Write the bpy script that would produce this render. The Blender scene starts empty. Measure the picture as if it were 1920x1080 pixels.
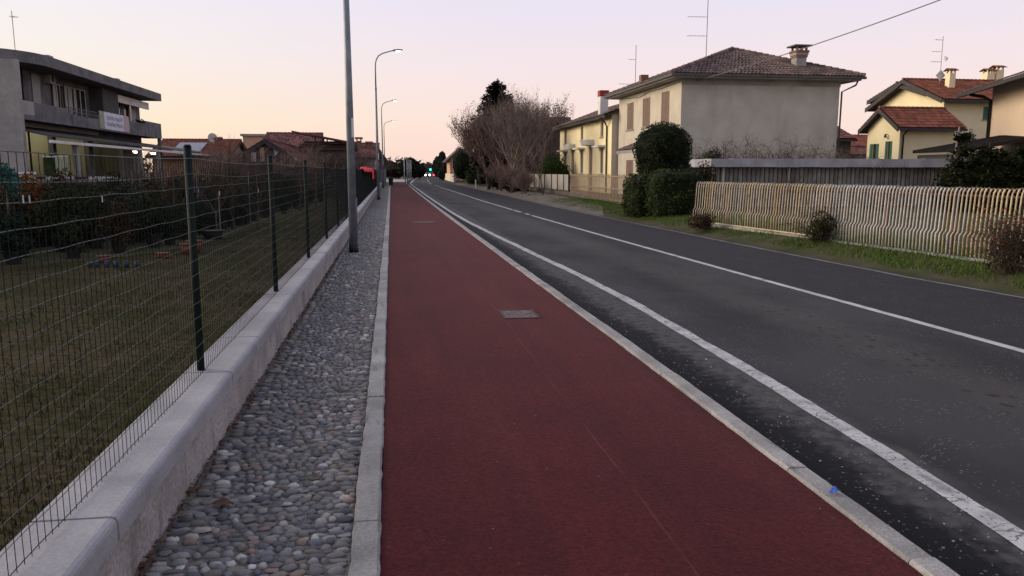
import bpy, math, random
from mathutils import Vector, Matrix, noise
R = math.radians
random.seed(11)
sc = bpy.context.scene
col = sc.collection
# ------------------------------------------------------------------ camera, sky, sun, exposure
CAM_H = 1.6; FPX = 1450.0
cam = bpy.data.cameras.new('camera'); cam.sensor_width = 36; cam.lens = FPX / 1920 * 36
cam.clip_start = 0.05; cam.clip_end = 3000
camo = bpy.data.objects.new('camera', cam); col.objects.link(camo); sc.camera = camo
PITCH, YAW = R(8.589), R(8.799)
camo.location = (0, 0, CAM_H); camo.rotation_euler = (R(90) - PITCH, 0, -YAW)
SUN_AZ, SUN_EL = R(-74), R(14)          # azimuth from +Y, negative = left
w = bpy.data.worlds.new('World'); sc.world = w; w.use_nodes = True
nt = w.node_tree; N = nt.nodes; L = nt.links
for n in list(N): N.remove(n)
wout = N.new('ShaderNodeOutputWorld'); bg = N.new('ShaderNodeBackground')
sky = N.new('ShaderNodeTexSky'); sky.sky_type = 'NISHITA'; sky.sun_disc = False
sky.sun_elevation = R(3); sky.sun_rotation = SUN_AZ; sky.dust_density = 2.0
tc = N.new('ShaderNodeTexCoord'); sep = N.new('ShaderNodeSeparateXYZ'); L.new(tc.outputs['Generated'], sep.inputs[0])
def ramp(nodes, stops):
    r = nodes.new('ShaderNodeValToRGB'); e = r.color_ramp.elements
    while len(e) > 1: e.remove(e[-1])
    e[0].position = stops[0][0]; e[0].color = (*stops[0][1], 1)
    for p, c in stops[1:]:
        x = e.new(p); x.color = (*c, 1)
    return r
# twilight: pink to lavender away from the sunset, straw yellow to pale grey towards it
r1 = ramp(N, [(0, (.95, .68, .61)), (.06, (.95, .75, .68)), (.12, (.90, .765, .78)), (.2, (.80, .75, .87)), (.5, (.65, .66, .82)), (1, (.46, .50, .68))])
r2 = ramp(N, [(0, (1.0, .74, .41)), (.06, (1.0, .85, .56)), (.13, (.95, .89, .80)), (.2, (.90, .88, .90)), (.5, (.70, .71, .82)), (1, (.46, .50, .68))])
L.new(sep.outputs[2], r1.inputs[0]); L.new(sep.outputs[2], r2.inputs[0])
flat = N.new('ShaderNodeVectorMath'); flat.operation = 'MULTIPLY'; flat.inputs[1].default_value = (1, 1, 0)
L.new(tc.outputs['Generated'], flat.inputs[0])
nrm = N.new('ShaderNodeVectorMath'); nrm.operation = 'NORMALIZE'; L.new(flat.outputs[0], nrm.inputs[0])
dot = N.new('ShaderNodeVectorMath'); dot.operation = 'DOT_PRODUCT'; dot.inputs[1].default_value = (math.sin(SUN_AZ), math.cos(SUN_AZ), 0)
L.new(nrm.outputs[0], dot.inputs[0])
mr = N.new('ShaderNodeMapRange'); mr.interpolation_type = 'SMOOTHSTEP'
mr.inputs['From Min'].default_value = 0.05; mr.inputs['From Max'].default_value = 0.95
L.new(dot.outputs['Value'], mr.inputs['Value'])
mx = N.new('ShaderNodeMix'); mx.data_type = 'RGBA'
L.new(mr.outputs[0], mx.inputs[0]); L.new(r1.outputs[0], mx.inputs[6]); L.new(r2.outputs[0], mx.inputs[7])
sk = N.new('ShaderNodeVectorMath'); sk.operation = 'SCALE'; sk.inputs['Scale'].default_value = 0.12
L.new(sky.outputs[0], sk.inputs[0])
mx2 = N.new('ShaderNodeMix'); mx2.data_type = 'RGBA'; mx2.inputs[0].default_value = 0.97
L.new(sk.outputs[0], mx2.inputs[6]); L.new(mx.outputs[2], mx2.inputs[7])
L.new(mx2.outputs[2], bg.inputs[0]); bg.inputs[1].default_value = 1.06
L.new(bg.outputs[0], wout.inputs[0])
sl = bpy.data.lights.new('sun', 'SUN'); sl.energy = 4.3; sl.angle = R(45); sl.color = (1, .83, .62)
so = bpy.data.objects.new('sun', sl); col.objects.link(so)
sdir = Vector((math.sin(SUN_AZ) * math.cos(SUN_EL), math.cos(SUN_AZ) * math.cos(SUN_EL), math.sin(SUN_EL)))
so.rotation_euler = (-sdir).to_track_quat('-Z', 'Y').to_euler()
vs = sc.view_settings; vs.view_transform = 'Standard'; vs.look = 'None'; vs.gamma = 1; vs.exposure = 0.0; vs.use_curve_mapping = False
# ------------------------------------------------------------------ measuring helpers: photo pixel -> world point
cf = Vector((math.sin(YAW) * math.cos(PITCH), math.cos(YAW) * math.cos(PITCH), -math.sin(PITCH)))
cr = Vector((math.cos(YAW), -math.sin(YAW), 0)); cu = cr.cross(cf)
def ray(px, py): return cf + cr * ((px - 960) / FPX) + cu * ((540 - py) / FPX)
def at_z(px, py, z=0.0):
    r = ray(px, py); t = (z - CAM_H) / r.z; return Vector((r.x * t, r.y * t, z))
def at_x(px, py, x):
    r = ray(px, py); t = x / r.x; return Vector((x, r.y * t, CAM_H + r.z * t))
def at_y(px, py, y):
    r = ray(px, py); t = y / r.y; return Vector((r.x * t, y, CAM_H + r.z * t))
def lerp(a, b, t): return a + (b - a) * t
def interp(x, pts):
    if x <= pts[0][0]: return pts[0][1]
    for (a, va), (b, vb) in zip(pts, pts[1:]):
        if x <= b: return va + (vb - va) * (x - a) / (b - a)
    return pts[-1][1]
# ------------------------------------------------------------------ materials
def mat(name, base, var=None, scale=4.0, rough=.8, bump=0.0, bscale=30.0, spec=.3, rnd=0.0, metal=0.0, emit=None, estr=1.0,
        fine=0.0, fscale=120.0, attr=None, lo=.35, hi=.65, stain=None, stain_scale=(1, 1, 1), stain_lo=.5, stain_hi=.75, trans=0.0):
    m = bpy.data.materials.new(name); m.use_nodes = True
    nt = m.node_tree; N = nt.nodes; L = nt.links; b = N['Principled BSDF']
    b.inputs['Roughness'].default_value = rough; b.inputs['Metallic'].default_value = metal
    b.inputs['Specular IOR Level'].default_value = spec
    if emit:
        b.inputs['Emission Color'].default_value = (*emit, 1); b.inputs['Emission Strength'].default_value = estr
    geo = N.new('ShaderNodeNewGeometry')
    cur = None
    def rgb(c):
        n = N.new('ShaderNodeRGB'); n.outputs[0].default_value = (*c, 1); return n.outputs[0]
    def noise_fac(sc_, lo_, hi_, vec=None, detail=6):
        n = N.new('ShaderNodeTexNoise'); n.inputs['Scale'].default_value = sc_; n.inputs['Detail'].default_value = detail
        L.new(vec or geo.outputs['Position'], n.inputs['Vector'])
        mp = N.new('ShaderNodeMapRange'); mp.inputs['From Min'].default_value = lo_; mp.inputs['From Max'].default_value = hi_
        L.new(n.outputs['Fac'], mp.inputs['Value']); return mp.outputs[0]
    def mixc(f, a, c):
        x = N.new('ShaderNodeMix'); x.data_type = 'RGBA'; L.new(f, x.inputs[0]); L.new(a, x.inputs[6]); L.new(c, x.inputs[7]); return x.outputs[2]
    cur = rgb(base)
    if var:
        cur = mixc(noise_fac(scale, lo, hi), cur, rgb(var))
    if stain:
        mpn = N.new('ShaderNodeMapping'); mpn.inputs['Scale'].default_value = stain_scale; L.new(geo.outputs['Position'], mpn.inputs[0])
        cur = mixc(noise_fac(1.0, stain_lo, stain_hi, mpn.outputs[0]), cur, rgb(stain))
    def mulv(f, lo_, hi_, cur):
        mp = N.new('ShaderNodeMapRange'); mp.inputs['To Min'].default_value = lo_; mp.inputs['To Max'].default_value = hi_; L.new(f, mp.inputs['Value'])
        x = N.new('ShaderNodeVectorMath'); x.operation = 'SCALE'; L.new(cur, x.inputs[0]); L.new(mp.outputs[0], x.inputs['Scale']); return x.outputs[0]
    if fine: cur = mulv(noise_fac(fscale, .3, .7, detail=3), 1 - fine, 1 + fine, cur)
    if rnd:
        oi = N.new('ShaderNodeObjectInfo'); cur = mulv(oi.outputs['Random'], 1 - rnd, 1 + rnd, cur)
    if attr:   # per-vertex shade 0..1 of single joined pieces (tiles, leaves)
        a = N.new('ShaderNodeAttribute'); a.attribute_name = 'rv'; cur = mulv(a.outputs['Fac'], 1 - attr, 1 + attr, cur)
    L.new(cur, b.inputs['Base Color'])
    if bump:
        n = N.new('ShaderNodeTexNoise'); n.inputs['Scale'].default_value = bscale; n.inputs['Detail'].default_value = 5
        L.new(geo.outputs['Position'], n.inputs['Vector'])
        bp = N.new('ShaderNodeBump'); bp.inputs['Strength'].default_value = bump; bp.inputs['Distance'].default_value = 0.02
        L.new(n.outputs['Fac'], bp.inputs['Height']); L.new(bp.outputs[0], b.inputs['Normal'])
    return m
MT = {}
def m_(k, *a, **kw): MT[k] = mat(k, *a, **kw)
m_('ground', (.045, .042, .025), (.07, .062, .04), .6, .95, fine=.4, fscale=14)
m_('lawn', (.026, .026, .009), (.046, .037, .02), .9, .95, .5, 30, .05, fine=.5, fscale=18, lo=.42, hi=.62)
m_('lawn_blade', (.034, .034, .011), (.06, .048, .022), 1.1, .95, attr=.5, spec=.05)
m_('verge', (.042, .047, .020), (.07, .064, .04), 1.5, .95, .4, 40, .05, fine=.4)
m_('verge_blade', (.05, .108, .013), (.078, .10, .024), .9, .9, attr=.45, spec=.08)
m_('path_red', (.088, .0135, .0142), (.068, .0105, .0115), .8, .85, .6, 170, .1, fine=.3, fscale=150, stain=(.038, .0078, .009), stain_scale=(3.2, .12, 1), stain_lo=.56, stain_hi=.74)
m_('concrete', (.315, .31, .325), (.235, .233, .25), 2.2, .8, .15, 60, fine=.10, fscale=70, stain=(.19, .19, .20), stain_scale=(3, 3, 3), stain_lo=.6, stain_hi=.8, rnd=.06)
m_('rough_concrete', (.35, .325, .32), (.25, .228, .22), 3.5, .9, .5, 45, fine=.22, fscale=40, stain=(.13, .11, .095), stain_scale=(5, 5, 1.4), stain_lo=.57, stain_hi=.76)
m_('kerb_concrete', (.315, .305, .295), (.215, .207, .20), 3.0, .9, .4, 70, .2, fine=.18, fscale=60, stain=(.11, .10, .097), stain_scale=(9, 2, 9), stain_lo=.62, stain_hi=.74, rnd=.16)
m_('mortar', (.12, .112, .105), (.17, .16, .15), 3, .95, .6, 50, .1, fine=.3, fscale=60)
m_('line_paint', (.46, .46, .455), (.33, .33, .33), 5, .8, .2, 80, .2, fine=.16, fscale=90, stain=(.17, .17, .17), stain_scale=(7, 4, 1), stain_lo=.54, stain_hi=.72)
m_('dark_green', (.0022, .0085, .007), (.003, .011, .009), 5, .6, spec=.15)
m_('wire_green', (.008, .012, .011), None, rough=.6, spec=.2)
m_('wire_skylit', (.105, .11, .10), (.05, .055, .05), 9, .5, spec=.3)  # same green wire; sky light caught by the horizontal strands is painted in
m_('galv', (.20, .225, .255), (.14, .16, .185), 3, .5, metal=.35, spec=.4, fine=.08, fscale=9)
m_('black', (.012, .012, .013), None, rough=.6)
m_('white_plastic', (.6, .6, .6), (.45, .45, .45), 6, .5)
m_('grey_metal', (.20, .21, .23), (.15, .155, .17), 4, .5, metal=.2)
m_('lamp_glow', (1, 1, 1), emit=(1, .96, .9), estr=6)
m_('grey_render', (.475, .46, .40), (.40, .385, .335), .9, .95, .25, 25, fine=.07, fscale=12, stain=(.32, .295, .255), stain_scale=(.9, .9, .35), stain_lo=.52, stain_hi=.8)
m_('cream_render', (.53, .485, .40), (.46, .41, .34), 1.1, .95, .2, 30, fine=.06, fscale=15, stain=(.37, .325, .275), stain_scale=(1.2, 1.2, .5), stain_lo=.58, stain_hi=.82)
m_('yellow_render', (.90, .79, .50), (.85, .72, .44), .8, .95, .15, 30, fine=.04, fscale=18)
m_('pale_yellow', (.74, .645, .42), (.68, .58, .37), .8, .95, .15, 30, fine=.04, fscale=14)
m_('tan_render', (.70, .545, .40), (.64, .50, .37), .7, .95, .15, 30, fine=.04, fscale=14)
m_('white_render', (.7, .69, .66), (.58, .56, .53), 1.2, .9)
m_('old_concrete', (.155, .155, .16), (.10, .10, .106), 1.2, .9, .25, 20, fine=.15, fscale=8, stain=(.05, .05, .055), stain_scale=(1.5, 1.5, .5), stain_lo=.55, stain_hi=.75)
m_('pale_concrete', (.33, .32, .30), (.25, .24, .23), .8, .9, .2, 20, fine=.08, fscale=6, stain=(.2, .19, .18), stain_scale=(.8, .8, .3), stain_lo=.55, stain_hi=.8)
m_('dark_wall', (.075, .072, .072), (.055, .053, .053), 1.4, .9)
m_('shop_yellow', (.40, .375, .25), (.34, .32, .21), 1, .9)
m_('tile_brown', (.145, .098, .085), (.095, .068, .062), 1.6, .85, .2, 30, attr=.45, fine=.2, fscale=9)
m_('tile_red', (.205, .078, .05), (.15, .056, .039), 1.4, .88, .2, 30, .1, attr=.35, fine=.2, fscale=9)
m_('tile_old', (.17, .066, .058), (.10, .045, .042), .7, .9, .2, 30, attr=.55, fine=.3, fscale=6)
m_('dark_wood', (.035, .026, .024), (.022, .017, .017), 3, .8)
m_('fascia', (.05, .043, .043), (.035, .03, .03), 3, .7)
m_('gutter_metal', (.085, .08, .078), (.06, .056, .055), 3, .5, metal=.3)
m_('shutter_brown', (.22, .15, .125), (.17, .115, .098), 5, .7)
m_('shutter_green', (.045, .17, .11), (.035, .13, .085), 5, .6)
m_('glass_dark', (.02, .022, .026), None, rough=.12, spec=.6)
m_('brick', (.24, .12, .085), (.17, .085, .062), 6, .9, rnd=.1)
m_('red_paint', (.30, .03, .03), (.22, .025, .025), 4, .6)
m_('corrugated', (.25, .25, .23), (.165, .165, .152), 2.5, .8, .1, 20, rnd=.25, stain=(.09, .083, .075), stain_scale=(3, 3, 1), stain_lo=.56, stain_hi=.75)
m_('shed_roof', (.36, .36, .39), (.24, .24, .265), 1.5, .75, .2, 15, stain=(.55, .55, .57), stain_scale=(.8, .8, .8), stain_lo=.6, stain_hi=.8)
m_('bar_cream', (.50, .465, .43), (.40, .36, .315), 6, .7, rnd=.14, stain=(.20, .13, .085), stain_scale=(9, 9, 4), stain_lo=.6, stain_hi=.74)
m_('bar_yellow', (.50, .405, .26), (.42, .33, .20), 6, .7, rnd=.14, stain=(.22, .14, .08), stain_scale=(9, 9, 4), stain_lo=.58, stain_hi=.74)
m_('bar_tan', (.42, .37, .30), (.34, .285, .215), 6, .7, rnd=.16, stain=(.19, .12, .075), stain_scale=(9, 9, 4), stain_lo=.56, stain_hi=.74)
m_('rust', (.145, .075, .04), (.09, .045, .03), 5, .85)
m_('gate_tan', (.46, .345, .235), (.36, .25, .16), 5, .7, rnd=.1)
m_('panel_concrete', (.40, .375, .34), (.32, .29, .26), 1.6, .9, .2, 30, rnd=.08)
m_('stone_wall', (.15, .12, .10), (.09, .074, .064), 3.5, .95, .5, 14, .1, fine=.3, fscale=9)
m_('bark', (.085, .062, .052), (.05, .038, .034), 7, .9, .5, 25)
m_('twig_brown', (0.22, 0.16, 0.13), (0.14, 0.1, 0.085), .8, .95, attr=.4, spec=.05)
m_('twig_red', (0.185, 0.127, 0.11), (0.115, 0.078, 0.069), .8, .95, attr=.4, spec=.05)
m_('twig_grey', (0.23, 0.19, 0.165), (0.15, 0.12, 0.108), .8, .95, attr=.4, spec=.05)
m_('leaf_hedge', (.010, .017, .005), (.032, .046, .014), 2.6, .8, attr=.85, spec=.1)
m_('leaf_topiary', (.005, .009, .003), (.016, .023, .008), 3.0, .8, attr=.85, spec=.1)
m_('leaf_dark', (0.009, 0.013, 0.006), (0.017, 0.022, 0.01), 1.4, .85, attr=.6, spec=.06)
m_('leaf_olive', (0.028, 0.028, 0.01), (0.016, 0.018, 0.007), 1.4, .85, attr=.6, spec=.06)
m_('leaf_blue', (0.009, 0.017, 0.013), (0.016, 0.025, 0.019), 1.4, .85, attr=.6, spec=.06)
m_('leaf_brown', (0.042, 0.025, 0.014), (0.024, 0.016, 0.01), 1.4, .85, attr=.6, spec=.06)
m_('leaf_orange', (.13, .05, .016), (.075, .034, .014), 1.3, .85, attr=.6, spec=.05)
m_('leaf_conifer', (0.006, 0.008, 0.005), (0.012, 0.014, 0.008), 1.4, .85, attr=.6, spec=.06)
m_('leaf_cypress', (0.016, 0.021, 0.007), (0.009, 0.013, 0.004), 1.4, .85, attr=.6, spec=.06)
m_('terracotta', (.17, .05, .028), (.12, .038, .024), 4, .8)
m_('black_pot', (.013, .013, .013), None, rough=.6)
m_('blue_plastic', (.018, .055, .095), (.015, .045, .08), 5, .6)
m_('red_tarp', (.75, .018, .035), (.6, .012, .025), 3, .6, spec=.1)
m_('banner_white', (.62, .60, .68), (.54, .53, .60), 4, .7)
m_('banner_green', (.30, .33, .23), (.23, .26, .18), 4, .7)
m_('banner_pink', (.48, .36, .35), (.38, .29, .29), 9, .7)
m_('banner_ink', (.36, .35, .42), None, rough=.8)
m_('teal_net', (.012, .07, .06), (.02, .09, .075), 6, .7)
m_('twig_dark', (.085, .06, .053), (.05, .036, .033), .8, .95, attr=.4, spec=.05)
m_('leaf_russet', (.15, .092, .072), (.095, .06, .048), .9, .9, attr=.5, spec=.05)
m_('leaf_green', (.026, .045, .010), (.04, .06, .016), 1.4, .85, attr=.6, spec=.06)
m_('shoulder', (.15, .13, .11), (.10, .088, .075), 1.6, .95, .4, 40, .05, fine=.3, fscale=30)
m_('roof_grey', (.10, .09, .092), (.075, .068, .07), 1, .9, attr=.3)
m_('worn_paint', (.21, .205, .205), (.12, .117, .118), 4, .85, .2, 80, .1, fine=.2, fscale=60)
m_('roof_dark', (.02, .018, .018), (.03, .027, .026), 2, .95, spec=0.0)
m_('solar', (.07, .08, .12), (.09, .10, .14), 3, .25, spec=.5)
m_('clear_sheet', (.82, .80, .80), (.75, .73, .73), 2, .5)
m_('pink_wall', (.50, .30, .21), (.44, .26, .18), 1, .9)
m_('far_green', (.010, .014, .010), (.018, .023, .016), .5, .9, attr=.4, spec=.05)
m_('far_brown', (.05, .035, .031), (.035, .026, .024), .5, .9, attr=.4, spec=.05)
m_('car_paint', (.05, .05, .055), None, rough=.3, spec=.6)
m_('headlight', (1, 1, 1), emit=(1, .86, .6), estr=4)
m_('headlight_white', (1, 1, 1), emit=(.98, .97, 1), estr=4)
m_('taillight', (1, .1, .1), emit=(1, .12, .16), estr=2)
m_('green_light', (.1, 1, .7), emit=(.03, .75, .48), estr=1.6)
m_('shop_bulb', (1, 1, 1), emit=(1, .88, .7), estr=8)
m_('cover_infill', (.15, .125, .125), (.08, .05, .05), 16, .85, .4, 80, fine=.4, fscale=50)
m_('cover_frame', (.06, .03, .032), (.045, .02, .022), 6, .7)
m_('dry_leaf', (.11, .05, .024), (.06, .032, .02), 20, .85)
m_('litter_blue', (.02, .09, .42), (.015, .06, .30), 9, .35, spec=.5)
m_('wire_dark', (.12, .115, .115), None, rough=.7)
m_('antenna', (.22, .21, .215), None, rough=.5, metal=.5)
def stone_mat(name, use_attr):
    m = bpy.data.materials.new(name); m.use_nodes = True; nt = m.node_tree; N = nt.nodes; L = nt.links; b = N['Principled BSDF']
    b.inputs['Roughness'].default_value = .68; b.inputs['Specular IOR Level'].default_value = .3
    if use_attr:
        s = N.new('ShaderNodeAttribute'); s.attribute_name = 'rv'; f = s.outputs['Fac']
    else:
        s = N.new('ShaderNodeObjectInfo'); f = s.outputs['Random']
    r = ramp(N, [(0, (.045, .046, .052)), (.14, (.10, .098, .098)), (.3, (.085, .076, .068)), (.42, (.062, .065, .076)), (.55, (.13, .125, .12)), (.68, (.105, .088, .075)), (.78, (.17, .16, .15)),
                 (.86, (.09, .09, .10)), (.92, (.24, .225, .205)), (.955, (.135, .092, .074)), (.985, (.30, .285, .27)), (1, (.16, .115, .07))])
    r.color_ramp.interpolation = 'CONSTANT' if not use_attr else 'CONSTANT'
    L.new(f, r.inputs[0])
    g = N.new('ShaderNodeNewGeometry'); n = N.new('ShaderNodeTexNoise'); n.inputs['Scale'].default_value = 70; n.inputs['Detail'].default_value = 4
    L.new(g.outputs['Position'], n.inputs['Vector'])
    mp = N.new('ShaderNodeMapRange'); mp.inputs['To Min'].default_value = .95; mp.inputs['To Max'].default_value = 2.5; L.new(n.outputs['Fac'], mp.inputs['Value'])
    x = N.new('ShaderNodeVectorMath'); x.operation = 'SCALE'; L.new(r.outputs[0], x.inputs[0]); L.new(mp.outputs[0], x.inputs['Scale'])
    n2 = N.new('ShaderNodeTexNoise'); n2.inputs['Scale'].default_value = 2.3; n2.inputs['Detail'].default_value = 6; L.new(g.outputs['Position'], n2.inputs['Vector'])
    m2 = N.new('ShaderNodeMapRange'); m2.inputs['From Min'].default_value = .38; m2.inputs['From Max'].default_value = .62; m2.inputs['To Max'].default_value = .5; L.new(n2.outputs['Fac'], m2.inputs['Value'])
    xm = N.new('ShaderNodeMix'); xm.data_type = 'RGBA'; L.new(m2.outputs[0], xm.inputs[0]); L.new(x.outputs[0], xm.inputs[6]); xm.inputs[7].default_value = (.135, .122, .108, 1); L.new(xm.outputs[2], b.inputs['Base Color'])
    bp = N.new('ShaderNodeBump'); bp.inputs['Strength'].default_value = .3; bp.inputs['Distance'].default_value = .01; L.new(n.outputs['Fac'], bp.inputs['Height']); L.new(bp.outputs[0], b.inputs['Normal'])
    return m
MT['cobble'] = stone_mat('cobble', False); MT['cobble_mass'] = stone_mat('cobble_mass', True)
def asphalt_mat():
    # UV: u = metres from the road's left border, v = metres along
    m = bpy.data.materials.new('asphalt'); m.use_nodes = True; nt = m.node_tree; N = nt.nodes; L = nt.links; b = N['Principled BSDF']
    b.inputs['Roughness'].default_value = .8; b.inputs['Specular IOR Level'].default_value = .1
    b.inputs['Sheen Weight'].default_value = .012; b.inputs['Sheen Roughness'].default_value = .45
    uv = N.new('ShaderNodeUVMap'); uv.uv_map = 'uv'; s = N.new('ShaderNodeSeparateXYZ'); L.new(uv.outputs[0], s.inputs[0])
    def nz(scale, detail=5, vec=None, sc3=None):
        n = N.new('ShaderNodeTexNoise'); n.inputs['Scale'].default_value = scale; n.inputs['Detail'].default_value = detail
        v = uv.outputs[0]
        if sc3:
            mp = N.new('ShaderNodeMapping'); mp.inputs['Scale'].default_value = sc3; L.new(v, mp.inputs[0]); v = mp.outputs[0]
        L.new(v, n.inputs['Vector']); return n.outputs['Fac']
    def mr(f, a, b_, c=0, d=1):
        x = N.new('ShaderNodeMapRange'); x.inputs['From Min'].default_value = a; x.inputs['From Max'].default_value = b_
        x.inputs['To Min'].default_value = c; x.inputs['To Max'].default_value = d; L.new(f, x.inputs['Value']); return x.outputs[0]
    def op(o, a, b_):
        x = N.new('ShaderNodeMath'); x.operation = o
        for i, q in enumerate((a, b_)):
            if isinstance(q, (int, float)): x.inputs[i].default_value = q
            else: L.new(q, x.inputs[i])
        return x.outputs[0]
    def mixc(f, a, c):
        x = N.new('ShaderNodeMix'); x.data_type = 'RGBA'; L.new(f, x.inputs[0])
        for i, q in ((6, a), (7, c)):
            if isinstance(q, tuple): x.inputs[i].default_value = (*q, 1)
            else: L.new(q, x.inputs[i])
        return x.outputs[2]
    u = s.outputs[0]; v = s.outputs[1]
    wob = op('MULTIPLY', op('SUBTRACT', nz(1.6, 6), .5), .55)
    uw = op('ADD', u, wob)
    c = mixc(mr(nz(.7, 7, sc3=(1, .4, 1)), .40, .60), (.040, .0385, .0425), (.0195, .019, .0225))
    # newer, darker and bluer right-hand lane
    c = mixc(mr(op('ADD', u, op('MULTIPLY', op('SUBTRACT', nz(.9), .5), .25)), 3.62, 3.72), c, (.0195, .0188, .023))
    # worn brownish wheel track with small pits in the near lane
    band = op('MULTIPLY', mr(uw, 1.9, 2.3), mr(uw, 3.0, 2.6))
    c = mixc(op('MULTIPLY', band, .55), c, (.058, .053, .049))
    vo = N.new('ShaderNodeTexVoronoi'); vo.inputs['Scale'].default_value = 5.0; mpv = N.new('ShaderNodeMapping'); mpv.inputs['Scale'].default_value = (1.6, 1, 1); L.new(uv.outputs[0], mpv.inputs[0]); L.new(mpv.outputs[0], vo.inputs['Vector'])
    pits = op('MULTIPLY', op('MULTIPLY', mr(op('ADD', vo.outputs['Distance'], op('MULTIPLY', nz(16, 4), .34)), .44, .34), band), mr(nz(.9, 3), .42, .50))
    c = mixc(op('MULTIPLY', pits, .95), c, (.016, .016, .017))
    # dusty margin, then fresh black patching along the kerb
    c = mixc(op('MULTIPLY', mr(uw, .86, .72), .8), c, (.08, .076, .075))
    c = mixc(op('MULTIPLY', mr(uw, .80, .66), mr(nz(9, 5), .42, .62)), c, (.035, .034, .036))
    c = mixc(mr(op('ADD', uw, op('MULTIPLY', op('SUBTRACT', nz(12, 5), .5), .35)), .52, .36), c, (.0065, .0062, .0075))
    # pale aggregate specks
    wv = N.new('ShaderNodeTexVoronoi'); wv.inputs['Scale'].default_value = 38; L.new(uv.outputs[0], wv.inputs['Vector'])
    sp = op('MULTIPLY', mr(wv.outputs['Distance'], .34, .2), mr(nz(2.2, 4), .44, .60))
    wc = N.new('ShaderNodeSeparateColor'); L.new(wv.outputs['Color'], wc.inputs[0])
    sp = op('MULTIPLY', sp, mr(wc.outputs[0], .6, .7))
    c = mixc(op('MULTIPLY', sp, .8), c, (.17, .167, .175))
    f = mr(nz(190, 2), .25, .75, .62, 1.38); x = N.new('ShaderNodeVectorMath'); x.operation = 'SCALE'; L.new(c, x.inputs[0]); L.new(f, x.inputs['Scale'])
    L.new(x.outputs[0], b.inputs['Base Color'])
    bp = N.new('ShaderNodeBump'); bp.inputs['Strength'].default_value = .5; bp.inputs['Distance'].default_value = .006; L.new(nz(160, 3), bp.inputs['Height']); L.new(bp.outputs[0], b.inputs['Normal'])
    return m
MT['asphalt'] = asphalt_mat()
def path_mat():
    m = bpy.data.materials.new('red_coating'); m.use_nodes = True; nt = m.node_tree; N = nt.nodes; L = nt.links; b = N['Principled BSDF']
    b.inputs['Roughness'].default_value = .85; b.inputs['Specular IOR Level'].default_value = .12
    b.inputs['Sheen Weight'].default_value = .042; b.inputs['Sheen Roughness'].default_value = .45; b.inputs['Sheen Tint'].default_value = (1, .42, .44, 1)
    g = N.new('ShaderNodeNewGeometry')
    def nz(scale, detail=5, sc3=None, rough=.5):
        n = N.new('ShaderNodeTexNoise'); n.inputs['Scale'].default_value = scale; n.inputs['Detail'].default_value = detail; n.inputs['Roughness'].default_value = rough
        v = g.outputs['Position']
        if sc3:
            mp = N.new('ShaderNodeMapping'); mp.inputs['Scale'].default_value = sc3; L.new(v, mp.inputs[0]); v = mp.outputs[0]
        L.new(v, n.inputs['Vector']); return n.outputs['Fac']
    def mr(f, a, c, d=0, e=1):
        x = N.new('ShaderNodeMapRange'); x.inputs['From Min'].default_value = a; x.inputs['From Max'].default_value = c; x.inputs['To Min'].default_value = d; x.inputs['To Max'].default_value = e; L.new(f, x.inputs['Value']); return x.outputs[0]
    def mul(a, c):
        x = N.new('ShaderNodeMath'); x.operation = 'MULTIPLY'; L.new(a, x.inputs[0])
        if isinstance(c, float): x.inputs[1].default_value = c
        else: L.new(c, x.inputs[1])
        return x.outputs[0]
    def mixc(f, a, c):
        x = N.new('ShaderNodeMix'); x.data_type = 'RGBA'; L.new(f, x.inputs[0])
        for i, q in ((6, a), (7, c)):
            if isinstance(q, tuple): x.inputs[i].default_value = (*q, 1)
            else: L.new(q, x.inputs[i])
        return x.outputs[2]
    c = mixc(mr(nz(.9, 7), .36, .64), (.057, .0082, .0088), (.043, .0065, .0072))
    c = mixc(mr(nz(1, 6, (2.6, .1, 1)), .52, .72), c, (.029, .0055, .0063))          # rolled, darker lengthwise streaks
    c = mixc(mul(mr(nz(1, 6, (1.7, .16, 1)), .5, .7), .55), c, (.076, .016, .016))      # worn, dustier lanes
    c = mixc(mul(mr(nz(2.6, 8, None, .65), .60, .72), .6), c, (.022, .0052, .006))     # damp or oily blots
    vo = N.new('ShaderNodeTexVoronoi'); vo.inputs['Scale'].default_value = 75; L.new(g.outputs['Position'], vo.inputs['Vector'])
    vc = N.new('ShaderNodeSeparateColor'); L.new(vo.outputs['Color'], vc.inputs[0])
    agg = mr(vc.outputs[0], 0, 1, .66, 1.36)                                             # aggregate grains
    x = N.new('ShaderNodeVectorMath'); x.operation = 'SCALE'; L.new(c, x.inputs[0]); L.new(agg, x.inputs['Scale']); c = x.outputs[0]
    sp = mul(mr(vc.outputs[1], .994, .997), mr(nz(3, 4), .5, .62)); c = mixc(mul(sp, .5), c, (.14, .10, .10))
    sx = N.new('ShaderNodeSeparateXYZ'); L.new(g.outputs['Position'], sx.inputs[0])
    j1 = N.new('ShaderNodeMath'); j1.operation = 'ADD'; L.new(sx.outputs[0], j1.inputs[0]); L.new(mr(nz(1, 5, (.5, .5, 1)), 0, 1, -.06, .06), j1.inputs[1])
    j2 = N.new('ShaderNodeMath'); j2.operation = 'COMPARE'; L.new(j1.outputs[0], j2.inputs[0]); j2.inputs[1].default_value = 1.17; j2.inputs[2].default_value = .005     # joint between the two paving lanes
    c = mixc(mul(mul(j2.outputs[0], mr(nz(1, 4, (1, 1.3, 1)), .42, .58)), .55), c, (.10, .04, .04))
    L.new(c, b.inputs['Base Color'])
    bp = N.new('ShaderNodeBump'); bp.inputs['Strength'].default_value = .22; bp.inputs['Distance'].default_value = .006; L.new(vo.outputs['Distance'], bp.inputs['Height']); L.new(bp.outputs[0], b.inputs['Normal'])
    return m
MT['red_coating'] = path_mat()
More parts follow.
